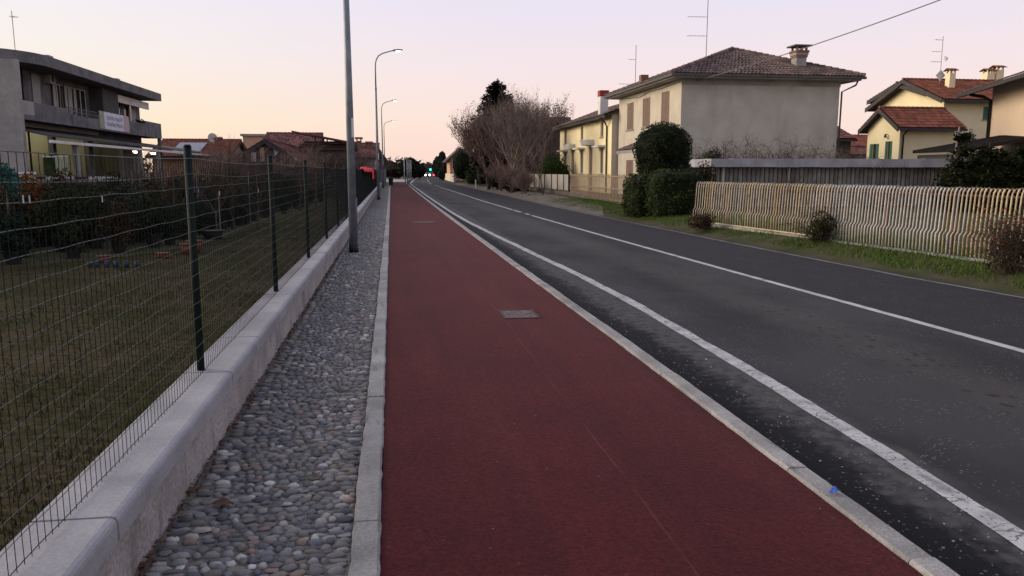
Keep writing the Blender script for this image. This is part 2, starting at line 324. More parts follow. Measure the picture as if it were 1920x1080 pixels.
def cracked_paint():
    m = MT['line_paint'].copy(); m.name = 'cracked_line_paint'; N = m.node_tree.nodes; L = m.node_tree.links; b = N['Principled BSDF']
    src = b.inputs['Base Color'].links[0].from_socket
    uv = N.new('ShaderNodeUVMap'); uv.uv_map = 'uv'
    n = N.new('ShaderNodeTexNoise'); n.inputs['Scale'].default_value = 7; L.new(uv.outputs[0], n.inputs['Vector'])
    ad = N.new('ShaderNodeVectorMath'); ad.operation = 'SCALE'; ad.inputs['Scale'].default_value = .16; L.new(n.outputs['Color'], ad.inputs[0])
    a2 = N.new('ShaderNodeVectorMath'); L.new(uv.outputs[0], a2.inputs[0]); L.new(ad.outputs[0], a2.inputs[1])
    vo = N.new('ShaderNodeTexVoronoi'); vo.feature = 'DISTANCE_TO_EDGE'; vo.inputs['Scale'].default_value = 5.0; a3 = N.new('ShaderNodeVectorMath'); a3.operation = 'MULTIPLY'; a3.inputs[1].default_value = (.35, 1, 1); L.new(a2.outputs[0], a3.inputs[0]); L.new(a3.outputs[0], vo.inputs['Vector'])
    mp = N.new('ShaderNodeMapRange'); mp.inputs['From Min'].default_value = .004; mp.inputs['From Max'].default_value = .022; L.new(vo.outputs['Distance'], mp.inputs['Value'])
    n2 = N.new('ShaderNodeTexNoise'); n2.inputs['Scale'].default_value = 30; n2.inputs['Detail'].default_value = 6; L.new(uv.outputs[0], n2.inputs['Vector'])
    m2 = N.new('ShaderNodeMapRange'); m2.inputs['From Min'].default_value = .34; m2.inputs['From Max'].default_value = .42; L.new(n2.outputs['Fac'], m2.inputs['Value'])
    mm = N.new('ShaderNodeMath'); mm.operation = 'MULTIPLY'; L.new(mp.outputs[0], mm.inputs[0]); L.new(m2.outputs[0], mm.inputs[1])
    x = N.new('ShaderNodeMix'); x.data_type = 'RGBA'; L.new(mm.outputs[0], x.inputs[0]); x.inputs[6].default_value = (.12, .12, .122, 1); L.new(src, x.inputs[7]); L.new(x.outputs[2], b.inputs['Base Color'])
    return m
MT['cracked_paint'] = cracked_paint()
# ------------------------------------------------------------------ mesh helpers
class MB:
    def __init__(s): s.v = []; s.f = []; s.rv = []; s.uv = None; s.cur = .5
    def add(s, vs, fs, rv=None):
        o = len(s.v); s.v.extend([tuple(p) for p in vs]); s.f.extend([tuple(i + o for i in f) for f in fs])
        s.rv.extend([s.cur if rv is None else rv] * len(vs)); return s
    def box(s, a, b):
        x0, y0, z0 = a; x1, y1, z1 = b
        if x0 > x1: x0, x1 = x1, x0
        if y0 > y1: y0, y1 = y1, y0
        if z0 > z1: z0, z1 = z1, z0
        return s.add([(x0, y0, z0), (x1, y0, z0), (x1, y1, z0), (x0, y1, z0), (x0, y0, z1), (x1, y0, z1), (x1, y1, z1), (x0, y1, z1)],
                     [(0, 3, 2, 1), (4, 5, 6, 7), (0, 1, 5, 4), (1, 2, 6, 5), (2, 3, 7, 6), (3, 0, 4, 7)])
    def quad(s, a, b, c, d, rv=None): return s.add([a, b, c, d], [(0, 1, 2, 3)], rv)
    def tri(s, a, b, c, rv=None): return s.add([a, b, c], [(0, 1, 2)], rv)
    def slab(s, poly, t, d=(0, 0, -1)):
        n = len(poly); d = Vector(d) * t; p = [Vector(q) for q in poly]; q = [k + d for k in p]
        return s.add(p + q, [tuple(range(n)), tuple(range(2 * n - 1, n - 1, -1))] + [(i, i + n, (i + 1) % n + n, (i + 1) % n) for i in range(n)])
    def tube(s, pts, rad, n=6, rv=None, cap=True):
        pts = [Vector(p) for p in pts]; vs = []; up = None
        for i, p in enumerate(pts):
            t = (pts[min(i + 1, len(pts) - 1)] - pts[max(i - 1, 0)])
            if t.length < 1e-9: t = Vector((0, 0, 1))
            t.normalize()
            if up is None: up = Vector((0, 0, 1)) if abs(t.z) < .9 else Vector((1, 0, 0))
            a = t.cross(up)
            if a.length < 1e-6: a = t.cross(Vector((0, 1, 0)))
            a.normalize(); b = t.cross(a); up = -b if False else up
            r = rad[i] if isinstance(rad, (list, tuple)) else rad
            for k in range(n):
                q = 2 * math.pi * k / n; vs.append(p + a * (r * math.cos(q)) + b * (r * math.sin(q)))
        fs = [(i * n + k, i * n + (k + 1) % n, (i + 1) * n + (k + 1) % n, (i + 1) * n + k) for i in range(len(pts) - 1) for k in range(n)]
        if cap and n > 2: fs += [tuple(range(n))[::-1], tuple(range((len(pts) - 1) * n, len(pts) * n))]
        return s.add(vs, fs, rv)
    def cone(s, c, r0, r1, h, n=12, rv=None): return s.tube([Vector(c), Vector(c) + Vector((0, 0, h))], [r0, r1], n, rv)
    def leaf(s, p, n, size, rv):
        n = Vector(n)
        if n.length < 1e-6: n = Vector((0, 0, 1))
        n.normalize(); a = n.orthogonal().normalized(); b = n.cross(a); q = random.uniform(0, 6.28)
        u = a * math.cos(q) + b * math.sin(q); v = n.cross(u); p = Vector(p)
        return s.add([p - u * size, p + v * size * .5, p + u * size, p - v * size * .5], [(0, 1, 2, 3)], rv)
    def build(s, name, m, parent=None, smooth=False, uv=None, loc=None):
        me = bpy.data.meshes.new(name); me.from_pydata(s.v, [], s.f); me.update()
        a = me.attributes.new('rv', 'FLOAT', 'POINT'); a.data.foreach_set('value', s.rv)
        if uv:
            l = me.uv_layers.new(name='uv'); co = []
            for lp in me.loops: co.extend(uv(me.vertices[lp.vertex_index].co))
            l.data.foreach_set('uv', co)
        me.materials.append(MT[m])
        if smooth: me.polygons.foreach_set('use_smooth', [True] * len(me.polygons))
        return link(name, me, parent, loc)
def link(name, me, parent=None, loc=None):
    o = bpy.data.objects.new(name, me); col.objects.link(o)
    if parent: o.parent = parent
    if loc is not None: o.location = loc
    return o
def tag(o, label=None, cat=None, group=None, kind=None):
    if label: o['label'] = label
    if cat: o['category'] = cat
    if group: o['group'] = group
    if kind: o['kind'] = kind
    return o
def empty(name, label, cat, group=None, loc=(0, 0, 0), rz=0.0):
    o = bpy.data.objects.new(name, None); col.objects.link(o); o.location = loc; o.rotation_euler = (0, 0, rz); o.empty_display_size = .2
    return tag(o, label, cat, group)
def bx(name, m, parent, *boxes):
    b = MB()
    for a, c in boxes: b.box(a, c)
    return b.build(name, m, parent)
def copy_tree(o, parent=None):
    c = o.copy(); col.objects.link(c); c.parent = parent
    for ch in o.children: copy_tree(ch, c)
    return c
# ------------------------------------------------------------------ the setting
Zr = -0.10
KR = [(-8, 2.07), (7, 2.07), (13, 2.02), (31, 1.93), (45, 1.89), (100, 1.90), (118, 2.1)]          # path's right edge
LB = [(-8, 2.2), (7, 2.2), (13, 2.15), (31, 2.06), (45, 2.02), (80, 2.03), (105, 2.15), (130, 2.9), (150, 3.7), (190, 5.6), (260, 9.2), (340, 13.5)]
EL = [(-8, 2.6), (0, 2.70), (2.9, 2.79), (4.1, 2.87), (6.2, 2.95), (9.4, 3.01), (12.3, 2.97), (16, 2.82), (20.8, 2.64), (26, 2.48), (31, 2.40), (45, 2.36), (57, 2.37), (87, 2.42), (105, 2.5), (115, 2.7), (130, 3.3), (150, 4.05), (195, 6.1), (260, 9.5), (340, 14)]
CL = [(-8, 5.98), (6.4, 5.92), (9, 5.85), (12.2, 5.74), (19.5, 5.55), (29, 5.36), (45, 5.18), (81, 5.2), (110, 5.35), (130, 6.1), (150, 6.9), (205, 9.3), (260, 12.1), (340, 16.5)]
RE = [(-8, 8.9), (5, 8.75), (9.2, 8.45), (11.3, 8.25), (17, 8.05), (24, 7.95), (34, 7.76), (45, 7.8), (54, 7.9), (97, 8.2), (115, 8.5), (150, 9.9), (180, 11.1), (260, 14.8), (340, 19.2)]
def ys(a, b, near=.6, grow=1.05):
    r = [a]; s = near
    while r[-1] < b:
        r.append(r[-1] + s)
        if r[-1] > 12: s *= grow
        s = min(s, 8)
    r[-1] = b; return r
def strip(fl, fr, a, b, z, n=1, near=.6):
    m = MB(); Y = ys(a, b, near); zz = z if callable(z) else (lambda x, y, t: z)
    for y in Y:
        l, r = fl(y), fr(y)
        for k in range(n + 1):
            t = k / n; x = lerp(l, r, t); m.v.append((x, y, zz(x, y, t))); m.rv.append(.5)
    w_ = n + 1
    m.f = [(i * w_ + k, i * w_ + k + 1, (i + 1) * w_ + k + 1, (i + 1) * w_ + k) for i in range(len(Y) - 1) for k in range(n)]
    return m
g = MB(); g.quad((-900, -60, -.17), (900, -60, -.17), (900, 1500, -.17), (-900, 1500, -.17)); tag(g.build('ground', 'ground'), kind='structure')
lawn = strip(lambda y: -60, lambda y: -1.28, -6, 120, .03, 8); tag(lawn.build('lawn', 'lawn'), kind='structure')
road = strip(lambda y: interp(y, LB) - .05, lambda y: interp(y, RE) + .12, -8, 340, Zr, 6)
roado = tag(road.build('road', 'asphalt', uv=lambda c: (c.x - interp(c.y, LB), c.y)), kind='structure')
def wobl(f, amp, fr):
    return lambda y: f(y) + amp * (noise.noise((y * fr, amp * 100, 3.1)) + .6 * noise.noise((y * fr * 4, 7.7, amp * 50)))
def cuv(base): return lambda c: (c.x - interp(c.y, base), c.y)
e = strip(wobl(lambda y: interp(y, EL), .012, 1.3), wobl(lambda y: interp(y, EL) + .14, .016, 1.7), -8, 120, Zr + .004, 1, .06); e.build('edge_line', 'cracked_paint', roado, uv=cuv(EL))
e = strip(lambda y: interp(y, EL), lambda y: interp(y, EL) + .2, 120, 340, Zr + .004); e.build('edge_line', 'line_paint', roado)
for a, b in ((-8, 29.6), (30.1, 31.0), (31.9, 33.8), (34.2, 96)):
    e = strip(wobl(lambda y: interp(y, CL) - .055, .006, 2), wobl(lambda y: interp(y, CL) + .06, .006, 2.3), a, b, Zr + .004, 1, .12); e.build('centre_line', 'line_paint', roado)
for a in range(104, 330, 18):
    e = strip(lambda y: interp(y, CL) - .08, lambda y: interp(y, CL) + .08, a, a + 9, Zr + .004); e.build('centre_line', 'line_paint', roado)
e = strip(wobl(lambda y: interp(y, RE) - .06, .02, 1.1), wobl(lambda y: interp(y, RE) + .03, .025, 1.5), -8, 250, Zr + .004, 1, .15); e.build('edge_line', 'worn_paint', roado)
path = strip(lambda y: -.08, lambda y: interp(y, KR), -8, 118, lambda x, y, t: .012 * math.sin(math.pi * t), 4)
patho = tag(path.build('cycle_path', 'red_coating'), kind='structure')
# concrete apron beyond the path where it meets the road again
ap = strip(lambda y: -3.5 - (y - 118) * .02, lambda y: interp(y, LB) - .3, 118, 160, -.02); tag(ap.build('pavement', 'kerb_concrete'), kind='structure')
# kerbs: one stone per metre
def kerb(name, fl, fr, y0, y1, near_to, ztop, zb, label=None):
    k = empty(name, None, None); k['kind'] = 'structure'; y = y0
    while y < near_to:
        b = MB(); d = random.uniform(-.004, .004); t = ztop + random.uniform(-.003, .003); ln = 1.0
        def P(yy, u, z): return (lerp(fl(yy), fr(yy), u) + d, yy, z)
        ny = 12; sec = [(0, zb), (0, t - .012), (.09, t), (.91, t), (1, t - .014), (1, zb)]
        for i in range(ny + 1):
            yy = y + .003 + (ln - .006) * i / ny; jag = [random.uniform(-.0018, .0018) for _ in sec]
            for (u, z), j in zip(sec, jag):
                p = P(yy, u, z); b.v.append((p[0] + (j * 2.2 if u in (0, 1) else 0), p[1], p[2] + (j if u not in (0, 1) else 0))); b.rv.append(.5)
        n6 = len(sec)
        b.f = [(i * n6 + q, (i + 1) * n6 + q, (i + 1) * n6 + q + 1, i * n6 + q + 1) for i in range(ny) for q in range(n6 - 1)] + [tuple(range(n6)), tuple(ny * n6 + q for q in range(n6))[::-1]]
        b.build('kerb_stone', 'kerb_concrete', k); y += ln
    m = MB()
    for yy in ys(y, y1, 1.0):
        for u, z in ((0, zb), (0, ztop), (1, ztop), (1, zb)): m.v.append((lerp(fl(yy), fr(yy), u), yy, z)); m.rv.append(.5)
    q = len(m.v) // 4; m.f = [(i * 4 + j, (i + 1) * 4 + j, (i + 1) * 4 + j + 1, i * 4 + j + 1) for i in range(q - 1) for j in range(3)]
    tag(m.build('kerb_run', 'kerb_concrete', k), kind='stuff')
kerb('kerb_left', lambda y: -.205, lambda y: -.083, -2.6, 112, 26, .018, -.12)
kerb('kerb_right', lambda y: interp(y, KR) + .004, lambda y: interp(y, KR) + .128, -2.3, 116, 26, .02, -.15)
# cobbled strip
cob = strip(lambda y: -1.045, lambda y: -.206, -4, 112, -.012, 2); cobo = tag(cob.build('cobbled_strip', 'mortar'), kind='structure')
def dome(seed):
    r = random.Random(seed); vs = [(0, 0, 1)]; nseg = 7; fs = []
    ph = [r.uniform(.78, 1.12) for _ in range(nseg)]
    for a, rr in ((38, .66), (70, .98), (104, 1.0)):
        for k in range(nseg):
            q = 2 * math.pi * (k + r.uniform(-.12, .12)) / nseg
            pj = ph[k] * r.uniform(.9, 1.1); vs.append((rr * pj * math.cos(q), rr * pj * math.sin(q), math.cos(R(a)) + r.uniform(-.14, .14)))
    fs += [(0, 1 + k, 1 + (k + 1) % nseg) for k in range(nseg)]
    for j in range(2):
        o = 1 + j * nseg; fs += [(o + k, o + nseg + k, o + nseg + (k + 1) % nseg, o + (k + 1) % nseg) for k in range(nseg)]
    return vs, fs
domes = [dome(i) for i in range(14)]
dmesh = []
for i, (vs_, fs_) in enumerate(domes):
    b = MB(); b.add(vs_, fs_); o = b.build('cobble', 'cobble', None, True); dmesh.append(o.data); bpy.data.objects.remove(o)
stones = []; y = 1.6
while y < 34:
    x = -1.035 + random.uniform(0, .03); pit = random.uniform(.036, .053) * (1 if y < 16 else 1.25); tilt = random.uniform(-.05, .05)
    while x < -.225:
        side = x > -.32 or x < -.93
        ln = (random.uniform(.065, .1) if side else random.uniform(.034, .08)) * (1 if y < 16 else 1.25)
        ln = min(ln, -.205 - x)
        if ln > .03:
            stones.append((x + ln / 2, y + pit / 2 + tilt * (x + .6) + .012 * noise.noise((x * 6, y * 4, 0)) + random.uniform(-.006, .006), ln / 2 * .97, pit / 2 * random.uniform(.8, 1.16), random.uniform(.006, .022)))
        x += ln
    y += pit
cnt = 0; mass = MB()
for (x, y, a, b_, h) in stones:
    k = random.randrange(14); rot = random.uniform(-.25, .25); zc = random.uniform(-.014, -.004)
    if 2.95 < y and cnt < 300:
        o = link('cobble', dmesh[k], cobo, (x, y, zc)); o.scale = (a, b_, h); o.rotation_euler = (random.uniform(-.12, .12), random.uniform(-.12, .12), rot); cnt += 1
    else:
        ca, sa = math.cos(rot), math.sin(rot)
        mass.add([(x + p[0] * a * ca - p[1] * b_ * sa, y + p[0] * a * sa + p[1] * b_ * ca, zc + p[2] * h) for p in domes[k][0]], domes[k][1], random.random())
tag(mass.build('cobbles', 'cobble_mass', cobo, True), kind='stuff')
# right verge and the garden behind it
def vz(x, y, t): return Zr - .006 + .19 * min(1, max(0, t - .07) / .24) + .025 * noise.noise((x * 1.3, y * 1.1, 2.0)) * min(1, t * 6)
vg = strip(lambda y: interp(y, RE) + .02, lambda y: interp(y, RE) + 4.5, 4, 130, vz, 14); vgo = tag(vg.build('verge', 'verge'), kind='structure')
gd = strip(lambda y: interp(y, RE) + 4.45, lambda y: 70, 4, 130, .045, 6); tag(gd.build('garden_ground', 'verge'), kind='structure')
shd = strip(lambda y: interp(y, RE) + .05, wobl(lambda y: interp(y, RE) + interp(y, [(29, .25), (34, 1.6), (48, 2.6), (62, 2.2), (80, 1.0), (110, .8)]), .12, .5), 29, 110, lambda x, y, t: vz(x, y, (x - interp(y, RE)) / 4.5) + .012, 8); tag(shd.build('road_shoulder', 'shoulder'), kind='structure')
def blades(name, m, n, area, h, w_, zf, dens=None):
    b = MB(); k = 0
    while k < n:
        x, y = area(); k += 1
        if dens and random.random() > dens(x, y): continue
        z = zf(x, y); q = random.uniform(0, 6.28); hh = h * random.uniform(.4, 1.3); dx, dy = math.cos(q) * w_, math.sin(q) * w_
        lx, ly = random.gauss(0, hh * .4), random.gauss(0, hh * .4)
        b.tri((x - dx, y - dy, z - .01), (x + dx, y + dy, z - .01), (x + lx, y + ly, z + hh), random.random())
    return b.build(name, m)
def va():
    y = 8 + 34 * random.random() ** 1.7; t = random.uniform(.5, 3.4); return interp(y, RE) + t, y
def vzz(x, y):
    t = (x - interp(y, RE)) / 4.5; return vz(x, y, t)
tag(blades('verge_grass', 'verge_blade', 62000, va, .075, .007, vzz, lambda x, y: min(1, max(.02, (x - interp(y, RE) - .4 + .4 * noise.noise((x * 1.2, y * .8, 9))) * 2.2)) * (.35 + .65 * (noise.noise((x * .9, y * .9, 4)) > -.25))),
    'short green grass growing on the right-hand road verge', 'grass', kind='stuff')
def la():
    y = 2.2 + 24 * random.random() ** 1.6; return -1.34 - random.random() ** 1.3 * (7 + y * .1), y
tag(blades('lawn_grass', 'lawn_blade', 60000, la, .04, .006, lambda x, y: .03, lambda x, y: .45 + .55 * (noise.noise((x * .8, y * .8, 1)) > -.1)),
    'short brownish winter grass behind the wire fence', 'grass', kind='stuff')
# ------------------------------------------------------------------ manhole covers in the path
def cover(c, wx_, wy_, label):
    t = empty('manhole_cover', label, 'manhole cover', None, (c[0], c[1], .012))
    z = .006
    b = MB(); f = .022
    for a0, b0, a1, b1 in ((-wx_, -wy_, wx_, -wy_ + f), (-wx_, wy_ - f, wx_, wy_), (-wx_, -wy_ + f, -wx_ + f, wy_ - f), (wx_ - f, -wy_ + f, wx_, wy_ - f)): b.box((a0, b0, -.03), (a1, b1, z))
    b.build('frame', 'cover_frame', t)
    bx('cover_plate', 'cover_infill', t, ((-wx_ + f + .004, -wy_ + f + .004, -.03), (wx_ - f - .004, wy_ - f - .004, z - .004)))
    bx('lifting_slot', 'black', t, ((-wx_ + .06, -.012, z - .01), (-wx_ + .11, .012, z - .0015)), ((wx_ - .11, -.012, z - .01), (wx_ - .06, .012, z - .0015)))
cover((1.385, 8.44), .2, .26, 'rectangular grey metal manhole cover set in the red path, nearest one')
cover((1.0, 24.6), .35, .3, 'farther manhole cover lying flush in the red path, seen edge on')
# ------------------------------------------------------------------ low wall and wire fence on the left
fw = empty('boundary_wall', 'low pale concrete wall with rounded coping stones between the cobbled strip and the lawn', 'wall')
y = .76
prof = [(-1.31, .255), (-1.31, .352), (-1.046, .351), (-1.030, .347), (-1.021, .338), (-1.018, .325), (-1.018, .255)]
while y < 46:
    b = MB(); n = len(prof); j = random.uniform(-.003, .003)
    for yy in (y + .004, y + 1.046):
        for px_, pz in prof: b.v.append((px_ + j, yy, pz + j)); b.rv.append(.5)
    b.f = [(i, i + 1, n + i + 1, n + i) for i in range(n - 1)] + [(n - 1, 0, n, 2 * n - 1), tuple(range(n))[::-1], tuple(range(n, 2 * n))]
    b.build('coping_stone', 'concrete', fw); y += 1.05
b = MB(); n = len(prof)
for yy in (y + .004, 112):
    for px_, pz in prof: b.v.append((px_, yy, pz)); b.rv.append(.5)
b.f = [(i, i + 1, n + i + 1, n + i) for i in range(n - 1)] + [(n - 1, 0, n, 2 * n - 1), tuple(range(n))[::-1], tuple(range(n, 2 * n))]
tag(b.build('coping_run', 'concrete', fw), kind='stuff')
y = -2.4
while y < 112:
    l = 3.15 if y < 40 else 24
    bx('wall_block', 'rough_concrete', fw, ((-1.295, y + .003, -.15), (-1.05, min(112, y + l) - .003, .253))); y += l
FX = -1.19
wf = empty('wire_fence', 'dark green wire mesh fence on steel posts standing on the low wall', 'fence')
pm = MB(); pm.tube([(0, 0, .3), (0, 0, 1.745)], .024, 8); pm.cone((0, 0, 1.745), .026, .018, .015, 8)
po = pm.build('post', 'dark_green', wf, True, loc=(FX - .03, 1.78, 0))
PY = [1.78] + [5.02 + 3.28 * i for i in range(32)]
for yy in PY[1:]:
    q = po.copy(); col.objects.link(q); q.parent = wf; q.location = (FX - .03, yy, 0)
def sag(y):   # bays: distance into the bay 0..1
    i = 0
    for a, b in zip(PY, PY[1:]):
        if a <= y <= b: return (y - a) / (b - a)
    return 0
NW = 16
for i in range(NW):
    z = .365 + i * (1.675 - .365) / (NW - 1); pts = []; y = 1.0
    while y < 106:
        t = sag(y); s_ = math.sin(math.pi * t)
        amp = .0025 if i < NW - 2 else .0
        zz = z + amp * math.sin(y * 2 * math.pi / .5 + i) + .0045 * noise.noise((y * .9, i * 3.3, 0)) - (.014 * s_ if i == NW - 1 else 0) - (.03 * s_ if i == NW - 2 else 0)
        pts.append((FX + .004 * noise.noise((y, i, 5)), y, zz)); y += .12 if y < 14 else (.4 if y < 40 else 1.6)
    b = MB(); b.tube(pts, .0019 if i else .0022, 4); b.build('line_wire', 'wire_skylit' if i else 'wire_green', wf)
for a, b_ in zip([1.0] + PY[1:], PY[1:]):
    b = MB(); y = a + .02; k = 0
    while y < b_:
        dx = .004 * noise.noise((y * 3, 0, 2)); zt = 1.668 - .018 * math.sin(math.pi * sag(y)); step = .052
        lean = .012 * noise.noise((y * 1.7, 3, 2))
        b.tube([(FX + .003, y, .355), (FX + .003 + dx, y + lean, 1.0), (FX + .003, y + lean * 1.5, zt + .008)], .0016 if y < 30 else .0019, 3, cap=False); y += step
    b.build('mesh_panel', 'wire_green', wf)
for py, pz in ((at_x(40, 373, FX).y, at_x(40, 373, FX).z), (at_x(52, 373, FX).y, at_x(52, 373, FX).z), (at_x(189, 373, FX).y, at_x(189, 373, FX).z)):
    bx('tie_clip', 'white_plastic', wf, ((FX + .004, py - .002, pz - .014), (FX + .007, py + .002, pz + .012)))
# ------------------------------------------------------------------ street lamps
def lamp(x, y, label, lit=True, rz=0.0, proto=[None], group='street lamps along the cycle path'):
    if proto[0] is None:
        t = empty('street_lamp', label, 'street lamp', group)
        b = MB(); b.tube([(0, 0, 0), (0, 0, 3.4), (0, 0, 6.2)], [.088, .068, .05], 14); b.build('pole', 'galv', t, True)
        b = MB(); b.tube([(0, 0, 6.18), (0, 0, 7.3), (.01, 0, 7.55), (.07, 0, 7.78), (.2, 0, 7.97), (.42, 0, 8.1), (.75, 0, 8.2), (1.02, 0, 8.27)], [.042, .038, .037, .036, .034, .032, .03, .03], 10)
        b.tube([(0, 0, 6.12), (0, 0, 6.24)], .056, 12); b.build('arm', 'galv', t, True)
        b = MB()
        s_ = [(.98, .05, 8.235, 8.30), (1.05, .085, 8.23, 8.325), (1.3, .11, 8.25, 8.345), (1.48, .09, 8.28, 8.34), (1.54, .05, 8.30, 8.33)]
        for (x0, hw, z0, z1) in s_:
            for p in ((x0, -hw, z0), (x0, hw, z0), (x0, hw * .8, z1), (x0, -hw * .8, z1)): b.v.append(p); b.rv.append(.5)
        b.f = [(i * 4 + k, i * 4 + (k + 1) % 4, (i + 1) * 4 + (k + 1) % 4, (i + 1) * 4 + k) for i in range(len(s_) - 1) for k in range(4)] + [(3, 2, 1, 0), (16, 17, 18, 19)]
        h = b.build('lamp_head', 'grey_metal', t)
        b = MB(); b.box((1.14, -.08, 8.212), (1.44, .08, 8.238)); b.build('lens', 'lamp_glow', h)
        b = MB(); b.tube([(0, 0, -.02), (0, 0, .16)], [.098, .092], 14); b.build('base_sleeve', 'black', t, True)
        b = MB(); b.box((.03, -.092, 2.25), (.075, -.055, 2.62)); b.build('number_plate', 'white_plastic', t)
        b = MB(); b.box((.05, -.05, .7), (.092, .05, 1.08)); b.build('access_door', 'grey_metal', t)
        proto[0] = t
    else:
        t = copy_tree(proto[0]); t['label'] = label; t['group'] = group
    t.location = (x, y, 0); t.rotation_euler = (0, 0, rz); return t
lamp(-.77, 15.7, 'nearest grey street lamp pole beside the low wall, its top out of the picture')
lamp(-.73, 45.2, 'second street lamp along the cobbles with its curved arm and lit head')
lamp(-.76, 76.5, 'third street lamp along the cobbles, its arm rising above the old roofs')
lamp(-.80, 107, 'fourth street lamp down the path, the smallest on the cobbled side')
for k, (px_, yy) in enumerate(((758.5, 140), (764, 144), (767.5, 149), (771, 154))):
    p = at_y(px_, 330, yy); t = empty('metal_pole', '%s of four slim grey poles standing before the dark round tree' % ('leftmost', 'second from left', 'third from left', 'rightmost')[k], 'pole', 'slim poles at the far bend', (p.x, yy, 0))
    b = MB(); b.tube([(0, 0, -.1), (0, 0, at_y(px_, 297 + k, yy).z)], [.11, .07], 8); b.build('shaft', 'galv', t, True); b = MB(); b.tube([(0, 0, -.05), (0, 0, .25)], .16, 8); b.build('foot', 'grey_metal', t)
# ------------------------------------------------------------------ building kit
def wall(name, m, parent, O, U, Ln, H, ops=(), rev=.16, inn=None):
    """upright wall from O along unit U, openings (u0,u1,v0,v1) with reveals going in along `inn`"""
    O = Vector(O); U = Vector(U).normalized(); Z = Vector((0, 0, 1)); inn = Vector(inn) if inn else Z.cross(U)
    us = sorted({0, Ln, *[q for o in ops for q in o[:2]]}); vs_ = sorted({0, H, *[q for o in ops for q in o[2:]]})
    b = MB()
    for i in range(len(us) - 1):
        for j in range(len(vs_) - 1):
            cu_, cv = (us[i] + us[i + 1]) / 2, (vs_[j] + vs_[j + 1]) / 2
            if any(o[0] < cu_ < o[1] and o[2] < cv < o[3] for o in ops): continue
            P = lambda u, v: O + U * u + Z * v
            b.quad(P(us[i], vs_[j]), P(us[i + 1], vs_[j]), P(us[i + 1], vs_[j + 1]), P(us[i], vs_[j + 1]))
    for (u0, u1, v0, v1) in ops:
        c = [O + U * u0 + Z * v0, O + U * u1 + Z * v0, O + U * u1 + Z * v1, O + U * u0 + Z * v1]
        for k in range(4): b.quad(c[k], c[(k + 1) % 4], c[(k + 1) % 4] + inn * rev, c[k] + inn * rev)
    return b.build(name, m, parent)
def oriented(b, O, U, inn, u0, u1, d0, d1, v0, v1):
    """box in wall coordinates: u along, d inwards (negative = proud), v up"""
    Z = Vector((0, 0, 1)); P = lambda u, d, v: O + U * u + inn * d + Z * v
    b.add([P(u0, d0, v0), P(u1, d0, v0), P(u1, d1, v0), P(u0, d1, v0), P(u0, d0, v1), P(u1, d0, v1), P(u1, d1, v1), P(u0, d1, v1)],
          [(0, 3, 2, 1), (4, 5, 6, 7), (0, 1, 5, 4), (1, 2, 6, 5), (2, 3, 7, 6), (3, 0, 4, 7)])
def window(parent, O, U, inn, op, kind='glass', shutter='shutter_brown', sill=True, name='window', frame='white_plastic'):
    O = Vector(O); U = Vector(U); inn = Vector(inn); u0, u1, v0, v1 = op
    b = MB(); oriented(b, O, U, inn, u0 + .004, u1 - .004, .1, .15, v0 + .004, v1 - .004)
    wdw = b.build(name, 'glass_dark' if kind != 'door' else shutter, parent)
    if kind == 'glass':
        b = MB(); f = .05; um = (u0 + u1) / 2
        for a in ((u0 + .006, u0 + f, v0 + .006, v1 - .006), (u1 - f, u1 - .006, v0 + .006, v1 - .006), (um - .03, um + .03, v0 + f, v1 - f), (u0 + f, u1 - f, v0 + .006, v0 + f), (u0 + f, u1 - f, v1 - f, v1 - .006)):
            oriented(b, O, U, inn, a[0], a[1], .07, .098, a[2], a[3])
        b.build('window_frame', frame, wdw)
    if kind == 'shut':
        um = (u0 + u1) / 2
        for a, c in ((u0 + .01, um - .008), (um + .008, u1 - .01)):
            b = MB(); oriented(b, O, U, inn, a, c, .02, .045, v0 + .01, v1 - .01)
            for s0 in (a, c - .06): oriented(b, O, U, inn, s0, s0 + .06, -.005, .018, v0 + .01, v1 - .01)
            v = v0 + .06
            while v < v1 - .1:
                oriented(b, O, U, inn, a + .062, c - .062, .0, .018, v, v + .045); v += .075
            b.build('shutter', shutter, wdw)
    if kind == 'open':
        wd = (u1 - u0) / 2
        for a, c in ((u0 - wd, u0 - .01), (u1 + .01, u1 + wd)):
            b = MB(); oriented(b, O, U, inn, a, c, -.05, -.012, v0, v1)
            v = v0 + .06
            while v < v1 - .1:
                oriented(b, O, U, inn, a + .05, c - .05, -.062, -.05, v, v + .04); v += .075
            b.build('shutter', shutter, wdw)
    if sill:
        b = MB(); oriented(b, O, U, inn, u0 - .1, u1 + .1, -.08, .02, v0 - .07, v0 - .003); b.build('sill', 'pale_concrete', wdw)
    return wdw
